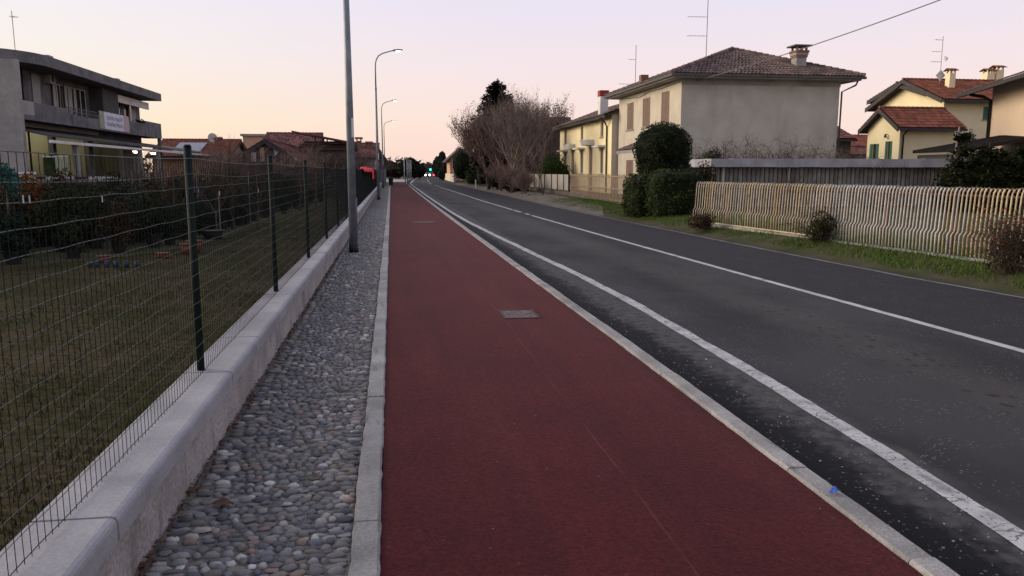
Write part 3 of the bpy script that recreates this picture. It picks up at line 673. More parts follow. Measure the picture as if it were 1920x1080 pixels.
def tiles(b, p0, p1, p2, p3, pu=.22, pv=.38, amp=.045):
    """pantile rows on the slope p0-p1 (eave) to p3-p2 (top)"""
    p0, p1, p2, p3 = map(Vector, (p0, p1, p2, p3)); H = ((p3 + p2) / 2 - (p0 + p1) / 2).length; rows = max(2, int(H / pv))
    nrm_ = (p1 - p0).cross(p3 - p0)
    if nrm_.length < 1e-6: nrm_ = (p1 - p0).cross(p2 - p0)
    nrm_.normalize()
    if nrm_.z < 0: nrm_ = -nrm_
    for j in range(rows):
        a, c = j / rows, min(1, (j + 1.12) / rows)
        l0, r0, l1, r1 = lerp(p0, p3, a), lerp(p1, p2, a), lerp(p0, p3, c), lerp(p1, p2, c)
        n = max(1, int((r0 - l0).length / pu)); S = 4; o = len(b.v)
        vs_ = []; rvs = []
        for k in range(n * S + 1):
            t = k / (n * S); h = amp * (.5 + .5 * math.cos(2 * math.pi * k / S)); rr = (math.sin(j * 12.9 + (k // S) * 78.2) * 43758.5) % 1
            jit = .012 * ((math.sin(j * 3.9 + (k // S) * 17.2) * 4375.5) % 1 - .5)
            bt = lerp(l0, r0, t); vs_ += [bt + nrm_ * (h + .012), bt + nrm_ * (h + .05 + jit), lerp(l1, r1, t) + nrm_ * (h + .012)]; rvs += [rr] * 3
        b.v.extend([tuple(q) for q in vs_]); b.rv.extend(rvs)
        for k in range(n * S):
            q = o + k * 3; b.f += [(q, q + 3, q + 4, q + 1), (q + 1, q + 4, q + 5, q + 2)]
def ridge_tiles(b, a, c, r=.13, step=.36):
    a, c = Vector(a), Vector(c); n = max(1, int((c - a).length / step))
    for k in range(n):
        p, q = lerp(a, c, k / n), lerp(a, c, (k + 1.12) / n); b.tube([p + Vector((0, 0, .02)), q + Vector((0, 0, -.005))], [r, r * .82], 7, random.random())
def antenna(loc, h, arms, label, extra=None):
    t = empty('tv_antenna', label, 'antenna', None, loc)
    b = MB(); b.tube([(0, 0, 0), (0, 0, h)], .022, 6); b.build('mast', 'antenna', t)
    for (z, dx, dy, n) in arms:
        b = MB(); d = Vector((dx, dy, 0)); b.tube([(0, 0, z), (dx, dy, z + .02)], .014, 5); s_ = Vector((-dy, dx, 0)).normalized()
        for k in range(n):
            p = d * ((k + 1) / n) + Vector((0, 0, z + .01)); b.tube([p - s_ * .22, p + s_ * .22], .007, 4)
        b.build('boom', 'antenna', t)
    if extra: extra(t)
    return t
def pipe(parent, pts, r=.045, m='gutter_metal', name='drainpipe'):
    b = MB(); b.tube(pts, r, 8); return b.build(name, m, parent, True)
# ------------------------------------------------------------------ cream and grey hip-roofed house
HX, HY0, HY1, HX1, HZ = 15.62, 41.0, 52.7, 24.85, 6.55
hA = empty('farmhouse', 'two-storey house with bare grey side wall, cream street front and brown hipped tile roof', 'house')
def op_x(px0, py0, px1, py1, X, y_far, z0=0.0):
    """opening in a street front (plane x = X, u runs from y_far towards the camera)"""
    pc = (py0 + py1) / 2; a, c = at_x(px0, pc, X), at_x(px1, pc, X); m_y = (px0 + px1) / 2
    return (y_far - a.y, y_far - c.y, at_x(m_y, py1, X).z - z0, at_x(m_y, py0, X).z - z0)
opsA = [op_x(1176, 193, 1188, 243, HX, HY1), op_x(1205, 184, 1219, 237, HX, HY1), op_x(1240, 172, 1255, 232, HX, HY1), op_x(1174, 300, 1187, 338, HX, HY1)]
wall('front_wall', 'cream_render', hA, (HX, HY1, 0), (0, -1, 0), HY1 - HY0, HZ, opsA, inn=(1, 0, 0))
for o in opsA: window(hA, (HX, HY1, 0), (0, -1, 0), (1, 0, 0), o, 'shut')
wall('side_wall', 'grey_render', hA, (HX, HY0, 0), (1, 0, 0), HX1 - HX, HZ)
b = MB(); b.quad((HX1, HY0, 0), (HX1, HY1, 0), (HX1, HY1, HZ), (HX1, HY0, HZ)); b.quad((HX, HY1, 0), (HX1, HY1, 0), (HX1, HY1, HZ), (HX, HY1, HZ)); b.build('rear_wall', 'grey_render', hA)
bx('frieze', 'pale_concrete', hA, ((HX - .03, HY0 - .03, HZ - .32), (HX1 + .03, HY0 - .002, HZ - .05)))
ex0, ex1, ey0, ey1, ez = HX - .85, HX1 + .95, HY0 - .85, HY1 + .8, 6.72
rx = (ex0 + ex1) / 2; ry0, ry1, rz_ = ey0 + 5.0, ey1 - 5.0, 8.75
bx('eaves_soffit', 'pale_concrete', hA, ((ex0 + .12, ey0 + .12, ez - .2), (ex1 - .12, ey1 - .12, ez - .08)))
bx('gutter', 'gutter_metal', hA, ((ex0 - .06, ey0 - .06, ez - .13), (ex1 + .06, ey0 + .1, ez + .0)), ((ex0 - .06, ey0 + .101, ez - .13), (ex0 + .1, ey1, ez + .0)))
rf = MB(); rf.slab([(ex0, ey0, ez), (ex1, ey0, ez), (rx, ry0, rz_)], .08); rf.slab([(ex0, ey1, ez), (ex0, ey0, ez), (rx, ry0, rz_), (rx, ry1, rz_)], .08); rf.slab([(ex1, ey0, ez), (ex1, ey1, ez), (rx, ry1, rz_), (rx, ry0, rz_)], .08); rf.slab([(ex1, ey1, ez), (ex0, ey1, ez), (rx, ry1, rz_)], .08)
roofA = rf.build('roof', 'fascia', hA)
b = MB(); tiles(b, (ex0, ey0, ez), (ex1, ey0, ez), (rx + .05, ry0, rz_), (rx - .05, ry0, rz_)); tiles(b, (ex0, ey1, ez), (ex0, ey0, ez), (rx, ry0, rz_), (rx, ry1, rz_)); tiles(b, (ex1, ey0, ez), (ex1, ey1, ez), (rx, ry1, rz_), (rx, ry0, rz_))
tag(b.build('roof_tiles', 'tile_brown', roofA), kind='stuff')
b = MB()
for a in ((ex0, ey0), (ex1, ey0)): ridge_tiles(b, (a[0], a[1], ez + .05), (rx, ry0, rz_ + .05))
ridge_tiles(b, (rx, ry0, rz_ + .06), (rx, ry1, rz_ + .06)); ridge_tiles(b, (ex0, ey1, ez + .05), (rx, ry1, rz_ + .05))
tag(b.build('ridge_tiles', 'tile_brown', roofA), kind='stuff')
c0 = at_y(1497, 127, 42.0); cx, cy, cz = c0.x, 42.0, 7.35
ch = bx('chimney', 'pale_concrete', hA, ((cx - .3, cy - .3, cz - .3), (cx + .3, cy + .3, cz + .55)))
for k in range(3): bx('brick_course', 'brick' if k != 1 else 'pale_concrete', ch, ((cx - .34 - .03 * k, cy - .34 - .03 * k, cz + .552 + k * .13), (cx + .34 + .03 * k, cy + .34 + .03 * k, cz + .675 + k * .13)))
for sx in (-1, 0, 1):
    for sy in (-1, 1): bx('cap_leg', 'brick', ch, ((cx + sx * .27 - .05, cy + sy * .27 - .05, cz + .942), (cx + sx * .27 + .05, cy + sy * .27 + .05, cz + 1.14)))
bx('chimney_cap', 'gutter_metal', ch, ((cx - .52, cy - .5, cz + 1.142), (cx + .52, cy + .5, cz + 1.22)))
bx('small_chimney', 'brick', hA, ((16.6, 51.0, 7.2), (17.1, 51.5, 7.95)))
pipe(hA, [(ex1 - .15, ey0 + .4, ez - .15), (ex1 - .18, ey0 + .55, ez - .4), (HX1 + .09, HY0 - .08, ez - .75), (HX1 + .07, HY0 - .07, .1)], .05)
# cable clipped under the eaves of the street front
b = MB(); b.tube([at_x(1277, 152, HX - .04), at_x(1240, 166, HX - .04), at_x(1215, 173, HX - .04), at_x(1200, 182, HX - .04), at_x(1165, 186, HX - .04)], .02, 5); b.build('eaves_cable', 'wire_dark', hA)
# little tiled porch roof on the street front
pa, pb = at_x(1157, 283, HX - 1.3), at_x(1196, 283, HX - 1.3)
pz = pa.z; b = MB(); b.slab([(HX - 1.3, pa.y, pz), (HX - 1.3, pb.y - 1.2, pz), (HX, pb.y - 1.2, pz + .5), (HX, pa.y, pz + .5)], .12); pr = b.build('porch_roof', 'fascia', hA)
b = MB(); tiles(b, (HX - 1.32, pa.y, pz + .01), (HX - 1.32, pb.y - 1.2, pz + .01), (HX, pb.y - 1.2, pz + .51), (HX, pa.y, pz + .51)); tag(b.build('roof_tiles', 'tile_brown', pr), kind='stuff')
bx('fascia_board', 'pale_concrete', pr, ((HX - 1.34, pb.y - 1.2, pz - .2), (HX - 1.3, pa.y, pz - .01)))
antenna((rx - 1.3, ry0 + .8, 8.2), 4.0, [(3.75, -.8, -.9, 4), (2.55, -1.15, .2, 5), (1.45, -1.15, .2, 5)], 'tall thin television antenna with three booms on the brown hipped roof')
# ------------------------------------------------------------------ yellow house beyond
YX = at_y(1147, 250, 52.9).x; YY0, YY1 = 52.9, at_x(1050, 280, YX).y; YZ = at_y(1147, 215, 52.9).z
hB = empty('yellow_house', 'bright yellow two-storey house with small windows and white door hoods beyond the cream house', 'house')
dn = [(1057, 285, 1062, 325), (1088, 281, 1093.5, 325), (1125, 277, 1131, 326)]; up_ = [(1058, 243, 1062.5, 269), (1089, 236, 1093.5, 263), (1126, 226, 1131.5, 257)]; dr = [(1071.5, 282, 1076, 335), (1104, 275, 1110.5, 336)]
opsB = [op_x(*q, YX, YY1) for q in dn + up_ + dr]
for i in (6, 7): opsB[i] = (opsB[i][0], opsB[i][1], .12, opsB[i][3])
wall('front_wall', 'yellow_render', hB, (YX, YY1, 0), (0, -1, 0), YY1 - YY0, YZ, opsB, inn=(1, 0, 0))
wall('side_wall', 'cream_render', hB, (YX, YY0, 0), (1, 0, 0), 8, YZ)
b = MB(); b.quad((YX, YY1, 0), (YX + 8, YY1, 0), (YX + 8, YY1, YZ), (YX, YY1, YZ)); b.build('end_wall', 'yellow_render', hB)
for i, o in enumerate(opsB): window(hB, (YX, YY1, 0), (0, -1, 0), (1, 0, 0), o, 'door' if i > 5 else 'glass', sill=i < 6, name='door' if i > 5 else 'window')
for o in opsB[6:]:
    b = MB(); oriented(b, Vector((YX, YY1, 0)), Vector((0, -1, 0)), Vector((1, 0, 0)), o[0] - .4, o[1] + .4, -.55, .0, o[3] + .08, o[3] + .5); b.build('door_hood', 'white_render', hB)
for o in opsB[:3]:
    b = MB(); oriented(b, Vector((YX, YY1, 0)), Vector((0, -1, 0)), Vector((1, 0, 0)), o[0] - .45, o[1] + .45, -.55, .0, o[3] + .02, o[3] + .16); b.build('window_hood', 'white_render', hB)
b = MB(); z1, z2 = YZ - .02, YZ + 1.7; b.slab([(YX - .6, YY1 + .7, z1 - .03), (YX - .6, YY0 - .25, z1 - .03), (YX + 4, YY0 - .25, z2), (YX + 4, YY1 + .7, z2)], .16); b.slab([(YX + 4, YY1 + .7, z2), (YX + 4, YY0 - .25, z2), (YX + 8.8, YY0 - .25, z1 - .1), (YX + 8.8, YY1 + .7, z1 - .1)], .16)
rB = b.build('roof', 'fascia', hB)
b = MB(); tiles(b, (YX - .62, YY1 + .7, z1 - .02), (YX - .62, YY0 - .25, z1 - .02), (YX + 4, YY0 - .25, z2 + .01), (YX + 4, YY1 + .7, z2 + .01)); tag(b.build('roof_tiles', 'tile_brown', rB), kind='stuff')
b = MB(); b.tri((YX, YY0, YZ), (YX + 8, YY0, YZ), (YX + 4, YY0, z2 - .17)); b.build('gable', 'cream_render', hB)
cc = at_y(1131, 190, 56); c2 = bx('chimney', 'white_render', hB, ((cc.x - .3, 55.7, 5.4), (cc.x + .3, 56.3, at_y(1131, 181, 56).z)))
bx('chimney_top', 'red_paint', c2, ((cc.x - .34, 55.66, at_y(1131, 181, 56).z + .002), (cc.x + .34, 56.34, at_y(1131, 170, 56).z)))
pp = at_x(1137, 280, YX - .08); pipe(hB, [(YX - .8, pp.y - .6, YZ - .15), (YX - .3, pp.y - .2, YZ - .45), (YX - .08, pp.y, YZ - .75), (YX - .08, pp.y, .1)], .06)
fb = at_x(1062, 331, YX - .3); b = MB(); b.box((YX - .42, fb.y - 1.0, fb.z - .12), (YX - .02, fb.y + 1.0, fb.z + .06)); bxo = b.build('window_box', 'red_paint', hB)
antenna((17.3, 54.5, 6.8), 3.6, [(2.6, -.5, .1, 3), (.9, -1.2, 0, 4)], 'small distant antenna on the roof above the yellow house')
# ------------------------------------------------------------------ pale yellow house with red tiles, right
def gable_house(t, x0, x1, y0, y1, zb, ze, zr, wm, tm, axis='x', oh=.7, ops_front=(), ops_left=(), shutter='shutter_green', fm='fascia', kind='open', side_mat=None):
    """ridge along axis; front faces -y, left faces -x"""
    wall('front_wall', side_mat or wm, t, (x0, y0, zb), (1, 0, 0), x1 - x0, ze - zb, ops_front)
    for o in ops_front: window(t, (x0, y0, zb), (1, 0, 0), (0, 1, 0), o, kind, shutter)
    wall('left_wall', wm, t, (x0, y1, zb), (0, -1, 0), y1 - y0, ze - zb, ops_left, inn=(1, 0, 0))
    for o in ops_left: window(t, (x0, y1, zb), (0, -1, 0), (1, 0, 0), o, kind, shutter)
    b = MB(); b.quad((x1, y0, zb), (x1, y1, zb), (x1, y1, ze), (x1, y0, ze)); b.quad((x0, y1, zb), (x1, y1, zb), (x1, y1, ze), (x0, y1, ze)); b.build('rear_wall', wm, t)
    b = MB(); tl = MB(); th = .2; fa = MB()
    if axis == 'x':
        ym = (y0 + y1) / 2; k = (zr - ze) / (ym - y0); el = ze - oh * k
        b.slab([(x0 - oh, y0 - oh, el), (x1 + oh, y0 - oh, el), (x1 + oh, ym, zr), (x0 - oh, ym, zr)], th); b.slab([(x0 - oh, ym, zr), (x1 + oh, ym, zr), (x1 + oh, y1 + oh, el), (x0 - oh, y1 + oh, el)], th)
        e_ = .02; tiles(tl, (x0 - oh, y0 - oh - .03, el + e_), (x1 + oh, y0 - oh - .03, el + e_), (x1 + oh, ym, zr + e_), (x0 - oh, ym, zr + e_)); tiles(tl, (x1 + oh, y1 + oh, el + e_), (x0 - oh, y1 + oh, el + e_), (x0 - oh, ym, zr + e_), (x1 + oh, ym, zr + e_)); ridge_tiles(tl, (x0 - oh, ym, zr + .06), (x1 + oh, ym, zr + .06))
        gb = MB(); gb.tri((x0, y0, ze), (x0, y1, ze), (x0, ym, zr - th)); g2 = MB(); g2.tri((x1, y0, ze), (x1, y1, ze), (x1, ym, zr - th))
        for s0, s1 in (((y0 - oh, el), (ym, zr)), ((ym, zr), (y1 + oh, el))): fa.slab([(x0 - oh - .05, s0[0], s0[1] + .05), (x0 - oh - .004, s0[0], s0[1] + .05), (x0 - oh - .004, s1[0], s1[1] + .05), (x0 - oh - .05, s1[0], s1[1] + .05)], .34)
        fa.box((x0 - oh, y0 - oh - .16, el - .2), (x1 + oh, y0 - oh - .035, el - .02))
    else:
        xm = (x0 + x1) / 2; k = (zr - ze) / (xm - x0); el = ze - oh * k
        b.slab([(x0 - oh, y1 + oh, el), (x0 - oh, y0 - oh, el), (xm, y0 - oh, zr), (xm, y1 + oh, zr)], th); b.slab([(xm, y1 + oh, zr), (xm, y0 - oh, zr), (x1 + oh, y0 - oh, el), (x1 + oh, y1 + oh, el)], th)
        e_ = .02; tiles(tl, (x0 - oh - .03, y1 + oh, el + e_), (x0 - oh - .03, y0 - oh, el + e_), (xm, y0 - oh, zr + e_), (xm, y1 + oh, zr + e_)); tiles(tl, (x1 + oh + .03, y0 - oh, el + e_), (x1 + oh + .03, y1 + oh, el + e_), (xm, y1 + oh, zr + e_), (xm, y0 - oh, zr + e_)); ridge_tiles(tl, (xm, y0 - oh, zr + .06), (xm, y1 + oh, zr + .06))
        gb = MB(); gb.tri((x0, y0, ze), (x1, y0, ze), (xm, y0, zr - th)); g2 = MB(); g2.tri((x0, y1, ze), (x1, y1, ze), (xm, y1, zr - th))
        for s0, s1 in (((x0 - oh, el), (xm, zr)), ((xm, zr), (x1 + oh, el))): fa.slab([(s0[0], y0 - oh - .05, s0[1] + .05), (s0[0], y0 - oh - .004, s0[1] + .05), (s1[0], y0 - oh - .004, s1[1] + .05), (s1[0], y0 - oh - .05, s1[1] + .05)], .34)
        fa.box((x0 - oh - .16, y0 - oh, el - .2), (x0 - oh - .035, y1 + oh, el - .02))
    gb.build('gable', (side_mat or wm) if axis == 'y' else wm, t)
    g2.build('gable', wm, t)
    rr = b.build('roof', 'dark_wood', t); tag(tl.build('roof_tiles', tm, rr), kind='stuff'); fa.build('barge_board', fm, rr); return rr
def chimney(parent, x, y, z0, z1, w_=.26, m='pale_yellow', cap='tile_red'):
    c = bx('chimney', m, parent, ((x - w_, y - w_, z0), (x + w_, y + w_, z1)))
    for sx in (-1, 1):
        for sy in (-1, 1): bx('cap_leg', m, c, ((x + sx * w_ * .75 - .06, y + sy * w_ * .75 - .06, z1 + .002), (x + sx * w_ * .75 + .06, y + sy * w_ * .75 + .06, z1 + .24)))
    b = MB(); k = w_ + .14; b.slab([(x - k, y - k, z1 + .25), (x + k, y - k, z1 + .25), (x + k, y, z1 + .42), (x - k, y, z1 + .42)], .06); b.slab([(x - k, y, z1 + .42), (x + k, y, z1 + .42), (x + k, y + k, z1 + .25), (x - k, y + k, z1 + .25)], .06); b.build('chimney_cap', cap, c)
hC = empty('villa', 'pale yellow villa with stepped red tiled roofs and green shutters behind the shed', 'house')
wy = 52.0
lx0 = at_y(1686, 270, wy).x; lx1 = at_y(1800, 270, wy).x; lze = at_y(1740, 246, wy).z; ly1 = at_x(1626, 270, lx0).y; lzr = at_y(1690, 202, (wy + ly1) / 2).z - .08; _e = at_y(1730, 240, wy - .5).z; _h = (ly1 - wy) / 2; lze = _e + .5 * (lzr - _e) / (_h + .5)
def op_l(px0, py0, px1, py1): return op_x(px0, py0, px1, py1, lx0, ly1, 0)
gable_house(hC, lx0, lx1 - .5, wy, ly1, 0, lze, lzr, 'pale_yellow', 'tile_red', 'x', .5, ops_left=[op_l(1635, 270, 1643, 303), op_l(1663, 265, 1669, 303)])
pipe(hC, [(lx0 + .25, wy - .7, lze - .35), (lx0 + .2, wy - .12, lze - .8), (lx0 + .2, wy - .1, .1)], .07, 'dark_wood')
b = MB(); q = at_x(1660, 255, lx0 - .2); b.tube([q + Vector((.2, 0, .12)), q + Vector((0, 0, .12))], .03, 5); b.cone(q + Vector((0, 0, -.12)), .12, .05, .24, 8); b.build('wall_lantern', 'black', hC)
uy = ly1 + .4
ux0 = at_y(1697, 180, uy + 4.5).x; ux1 = at_y(1760, 180, uy).x
gable_house(hC, ux0, ux1 + 2, uy + 1.5, uy + 7.5, 0, at_y(1720, 170, uy + 1.5).z, at_y(1720, 156, uy + 4).z, 'pale_yellow', 'tile_red', 'x', .9)
vx0 = at_y(1826, 200, uy - .6).x - 2.6; vx1 = vx0 + 12; _r = at_y(1800, 152, uy + 3.5).z; _e = at_y(1815, 187, uy - 1.4).z; ve = _e + .8 * (_r - _e) / 4.9
gable_house(hC, vx0, vx1, uy - .6, uy + 7.6, 0, ve, _r, 'pale_yellow', 'tile_red', 'x', .8, ops_front=[(3.45, 4.25, ve - 1.75, ve - .75)], kind='shut')
q = at_y(1783, 135, uy + 1.6); chimney(hC, q.x, uy + 1.6, at_y(1783, 162, uy + 1.6).z - .4, at_y(1783, 138, uy + 1.6).z)
for px_ in (1853, 1870):
    q = at_y(px_, 138, uy + 4); chimney(hC, q.x, uy + 4, at_y(px_, 150, uy + 4).z - .5, at_y(px_, 138 if px_ < 1860 else 132, uy + 4).z, .34)
def panel(t):
    b = MB(); b.slab([(-.42, -.05, .75), (0, -.05, 1.2), (.42, -.05, .75), (0, -.05, .3)], .05, (0, 1, 0)); b.build('diamond_panel', 'white_plastic', t)
    b = MB(); b.tube([(.3, -.05, 2.05), (.5, -.12, 2.1)], [.24, .02], 10); b.build('dish', 'white_plastic', t)
q = at_y(1762, 152, uy + 2.2); antenna((q.x, uy + 2.2, q.z - .3), 3.8, [(3.5, -.75, -.1, 3), (2.6, -.8, .1, 3), (1.8, -.9, 0, 4)], 'antenna mast with white diamond panel and dish on the villa roof', panel)
# ------------------------------------------------------------------ tan house at the right edge
hD = empty('tan_house', 'tan rendered house cut by the right picture edge with a dark sloping roof verge', 'house')
dy = 40.0; q = at_y(1857, 220, dy); dze = at_y(1857, 168, dy).z + .35
hD.location = (q.x, dy, 0); hD.rotation_euler = (0, 0, R(-24))
gable_house(hD, 0, 11, -16, 0, 0, dze, dze + 1.9, 'tan_render', 'tile_brown', 'y', 1.35, kind='shut')
pipe(hD, [(-1.2, -.3, dze - .62), (-.5, -.2, dze - .75), (-.1, -.12, dze - .95), (-.08, -.12, .1)], .09, 'black')
# low dark lean-to roof in front of it
q0, q1 = at_y(1815, 268, 34), at_y(1990, 247, 34); lt = empty('lean_to', 'low dark roofed lean-to under the tan house behind the conifers', 'shed')
b = MB(); b.slab([(q0.x, 34, q0.z - .25), (q1.x, 34, q1.z), (q1.x, 38, q1.z), (q0.x, 38, q0.z - .25)], .16); b.build('roof', 'roof_dark', lt); bx('wall', 'dark_wall', lt, ((q0.x + .3, 34.5, 0), (q1.x, 38, q0.z - .5)))
# sheds far behind, between the two houses
q = at_y(1590, 250, 60); s1 = empty('brick_outhouse', 'small dark outhouse with weathered roof just right of the grey wall', 'shed')
gable_house(s1, at_y(1540, 260, 58).x, at_y(1596, 260, 58).x, 58, 63, 0, at_y(1590, 258, 58).z, at_y(1590, 240, 60.5).z, 'dark_wall', 'tile_old', 'x', .3)
s2 = empty('far_house', 'far low house with red roof in the gap between grey wall and villa', 'house')
gable_house(s2, at_y(1585, 260, 80).x, at_y(1680, 260, 80).x, 80, 88, 0, at_y(1600, 272, 80).z, at_y(1600, 255, 84).z, 'pale_yellow', 'tile_red', 'x', .5)
s3 = empty('tiled_shed', 'low shed with old brown roof tiles below the far red roof', 'shed')
gable_house(s3, at_y(1585, 285, 70).x, at_y(1650, 285, 70).x, 70, 74, 0, at_y(1600, 288, 70).z, at_y(1600, 276, 72).z, 'stone_wall', 'tile_old', 'x', .3)
# ------------------------------------------------------------------ corrugated shed
SY = 32.0
sh = empty('garden_shed', 'long low shed with ribbed cladding and flat grey roof before the grey wall', 'shed')
sx0, sx1 = at_y(1334, 330, SY).x, at_y(1783, 330, SY).x; sz = at_y(1560, 314, SY).z; szt = at_y(1560, 298, SY).z
nb = 56; wd = (sx1 - sx0) / nb
b = MB(); b.add([(0, 0, 0), (wd * .22, -.035, 0), (wd * .62, -.035, 0), (wd * .84, 0, 0), (0, 0, sz), (wd * .22, -.035, sz), (wd * .62, -.035, sz), (wd * .84, 0, sz)], [(0, 1, 5, 4), (1, 2, 6, 5), (2, 3, 7, 6)])
pr_ = b.build('cladding_strip', 'corrugated', sh, loc=(sx0, SY, .05))
for k in range(1, nb):
    q = pr_.copy(); col.objects.link(q); q.parent = sh; q.location = (sx0 + k * wd, SY + random.uniform(-.006, .006), .05)
bx('back_board', 'dark_wood', sh, ((sx0, SY + .008, .03), (sx1, SY + .05, sz - .02)))
bx('end_wall', 'dark_wood', sh, ((sx0 + .002, SY + .052, .03), (sx0 + .06, SY + 3.5, sz - .02))); bx('end_wall', 'dark_wood', sh, ((sx1 - .06, SY + .052, .03), (sx1 - .002, SY + 3.5, sz - .02)))
b = MB(); x = sx0 - .25
while x < sx1 + .3:
    x2 = min(x + 1.0, sx1 + .3)
    b.box((x + .004, SY - .5, sz + .005 + random.uniform(0, .012)), (x2 - .004, SY + 3.8, szt + random.uniform(-.012, .012))); b.build('roof_sheet', 'shed_roof', sh); b = MB(); x = x2
for px_ in (1356, 1478):
    q = at_y(px_, 330, SY - .25); b = MB(); b.tube([(q.x, SY - .3, .0), (q.x, SY - .3, sz + .1)], .045, 8); b.build('post', 'pale_concrete', sh, True)
# leaning pole
lp = empty('leaning_pole', 'thin pale pole leaning in front of the conifers by the shed end', 'pole')
b = MB(); b.tube([at_y(1776, 380, 30), at_y(1784, 330, 30.1), at_y(1799, 238, 30.4)], [.05, .045, .035], 7); b.build('shaft', 'twig_grey', lp, True)
# ------------------------------------------------------------------ bent-bar fence
bf = empty('bar_fence', 'long fence of bent cream and ochre metal bars with curled tops beside the grass verge', 'fence')
A, B = Vector((10.1, 9.0, .12)), Vector((9.03, 22.5, .09)); D = (B - A); Dn = Vector((D.x, D.y, 0)).normalized(); Nn = Vector((Dn.y, -Dn.x, 0)); bts = []; _y = 0.0
while _y < D.length: bts.append(_y / D.length); _y += interp(9 + _y, [(14.5, .092), (17.5, .115), (22, .145)])
nbar = len(bts)
def bar_mesh(m):
    b = MB(); prof_ = [(0, .02), (0, .34), (.008, .375), (.048, .42), (.056, .46), (.088, 1.06), (.098, 1.13), (.125, 1.185), (.17, 1.2), (.215, 1.18), (.227, 1.14)]
    b.tube([Nn * p[0] + Vector((0, 0, p[1])) for p in prof_], .0145, 6); o = b.build('bar', m, None, True); me = o.data; bpy.data.objects.remove(o); return me
bms = {k: bar_mesh(k) for k in ('bar_cream', 'bar_yellow', 'bar_tan')}
for k in range(nbar):
    p = A + D * bts[k]; y = p.y + random.gauss(0, .25)
    m = 'bar_yellow' if y < 12.4 else 'bar_cream' if y < 16.2 else ('bar_yellow' if random.random() < .35 else 'bar_tan')
    o = link('bar', bms[m], bf, p); o.rotation_euler = (0, 0, random.gauss(0, .03)); o.scale = (1, 1, random.uniform(.992, 1.008))
b = MB()
b.tube([A + Nn * .135 + Vector((0, 0, 1.06)), B + Nn * .135 + Vector((0, 0, 1.06))], .022, 4); b.build('rail', 'rust', bf)
b = MB(); q = A + D * .52; b.tube([q + Vector((0, 0, .03)), B + Vector((0, 0, .03))], .02, 4); b.build('rail', 'bar_yellow', bf)
k = 0
while k < nbar:
    p = A + D * bts[k] + Dn * .04 + Nn * .15; b = MB(); b.box((-.03, -.03, -.12), (.03, .03, 1.12)); b.build('post', 'rust', bf, loc=p); k += 19
b = MB(); a_, c_ = A - Nn * .10 - Vector((0, 0, .05)), B - Nn * .10 - Vector((0, 0, .05)); n = 40
for k in range(n + 1):
    p = lerp(a_, c_, k / n); z = p.z + .05 + .018 * noise.noise((k * .7, 0, 0))
    for dx, zz in ((0, -.15), (.01, z), (.2, z), (.21, -.15)): b.v.append((p.x + Nn.x * dx, p.y + Nn.y * dx, zz)); b.rv.append(.5)
b.f = [(i * 4 + j, i * 4 + j + 1, (i + 1) * 4 + j + 1, (i + 1) * 4 + j) for i in range(n) for j in range(3)]
b.build('plinth', 'kerb_concrete', bf)
# sliding gate and panel fence further on
gt = empty('gate', 'rusty tan metal bar gate in front of the cream house, left of the clipped hedge', 'gate')
ga, gb_ = at_z(1196, 389, .02), at_z(1070, 366, .12); ga.z = .1; gb_.z = .12; GD = gb_ - ga; gh = 1.32; ng = int(GD.length / .19)
b = MB(); b.box((-.013, -.013, 0), (.013, .013, gh)); o0 = b.build('bar', 'gate_tan', gt, loc=ga)
for k in range(1, ng + 1):
    o = o0.copy(); col.objects.link(o); o.parent = gt; o.location = ga + GD * (k / ng); o.scale = (1, 1, random.uniform(.99, 1.04))
for z in (.06, .62, gh - .1):
    b = MB(); b.tube([ga + Vector((.03, 0, z)), gb_ + Vector((.03, 0, z))], .035, 4); b.build('rail', 'gate_tan', gt)
gw = empty('stone_plinth', 'low weathered stone wall under the gate and concrete panels', 'wall')
pa_, pb_ = at_z(1066, 367, 0), at_z(985, 356, 0)
b = MB(); pts = [ga, gb_, pb_ + (pb_ - pa_) * .15]
for p in pts:
    for dx, z in ((-.12, -.2), (-.1, .14 if p is ga else .3), (.2, .14 if p is ga else .3), (.22, -.2)): b.v.append((p.x + dx, p.y, z)); b.rv.append(.5)
b.f = [(i * 4 + j, i * 4 + j + 1, (i + 1) * 4 + j + 1, (i + 1) * 4 + j) for i in range(2) for j in range(3)] + [(3, 2, 1, 0)]
b.build('wall_body', 'stone_wall', gw)
pf = empty('panel_fence', 'fence of pale concrete panels between dark posts before the yellow house', 'fence')
pxs = [984, 993, 1002, 1011, 1021, 1034, 1045, 1057, 1066]; pl = [at_x(p, 350, lerp(pb_.x, pa_.x, (p - 985) / 81)) for p in pxs]
for a_, c_ in zip(pl, pl[1:]):
    b = MB(); d = (c_ - a_); d.z = 0; a0 = Vector((a_.x, a_.y, .33)) + d * .07; c0_ = Vector((c_.x, c_.y, .33)) - d * .07
    b.slab([a0, c0_, c0_ + Vector((0, 0, 1.05)), a0 + Vector((0, 0, 1.05))], .06, (1, 0, 0)); b.build('panel', 'panel_concrete', pf)
for a_ in pl: bx('post', 'fascia', pf, ((a_.x - .03, a_.y - .05, .28), (a_.x + .08, a_.y + .05, 1.42)))
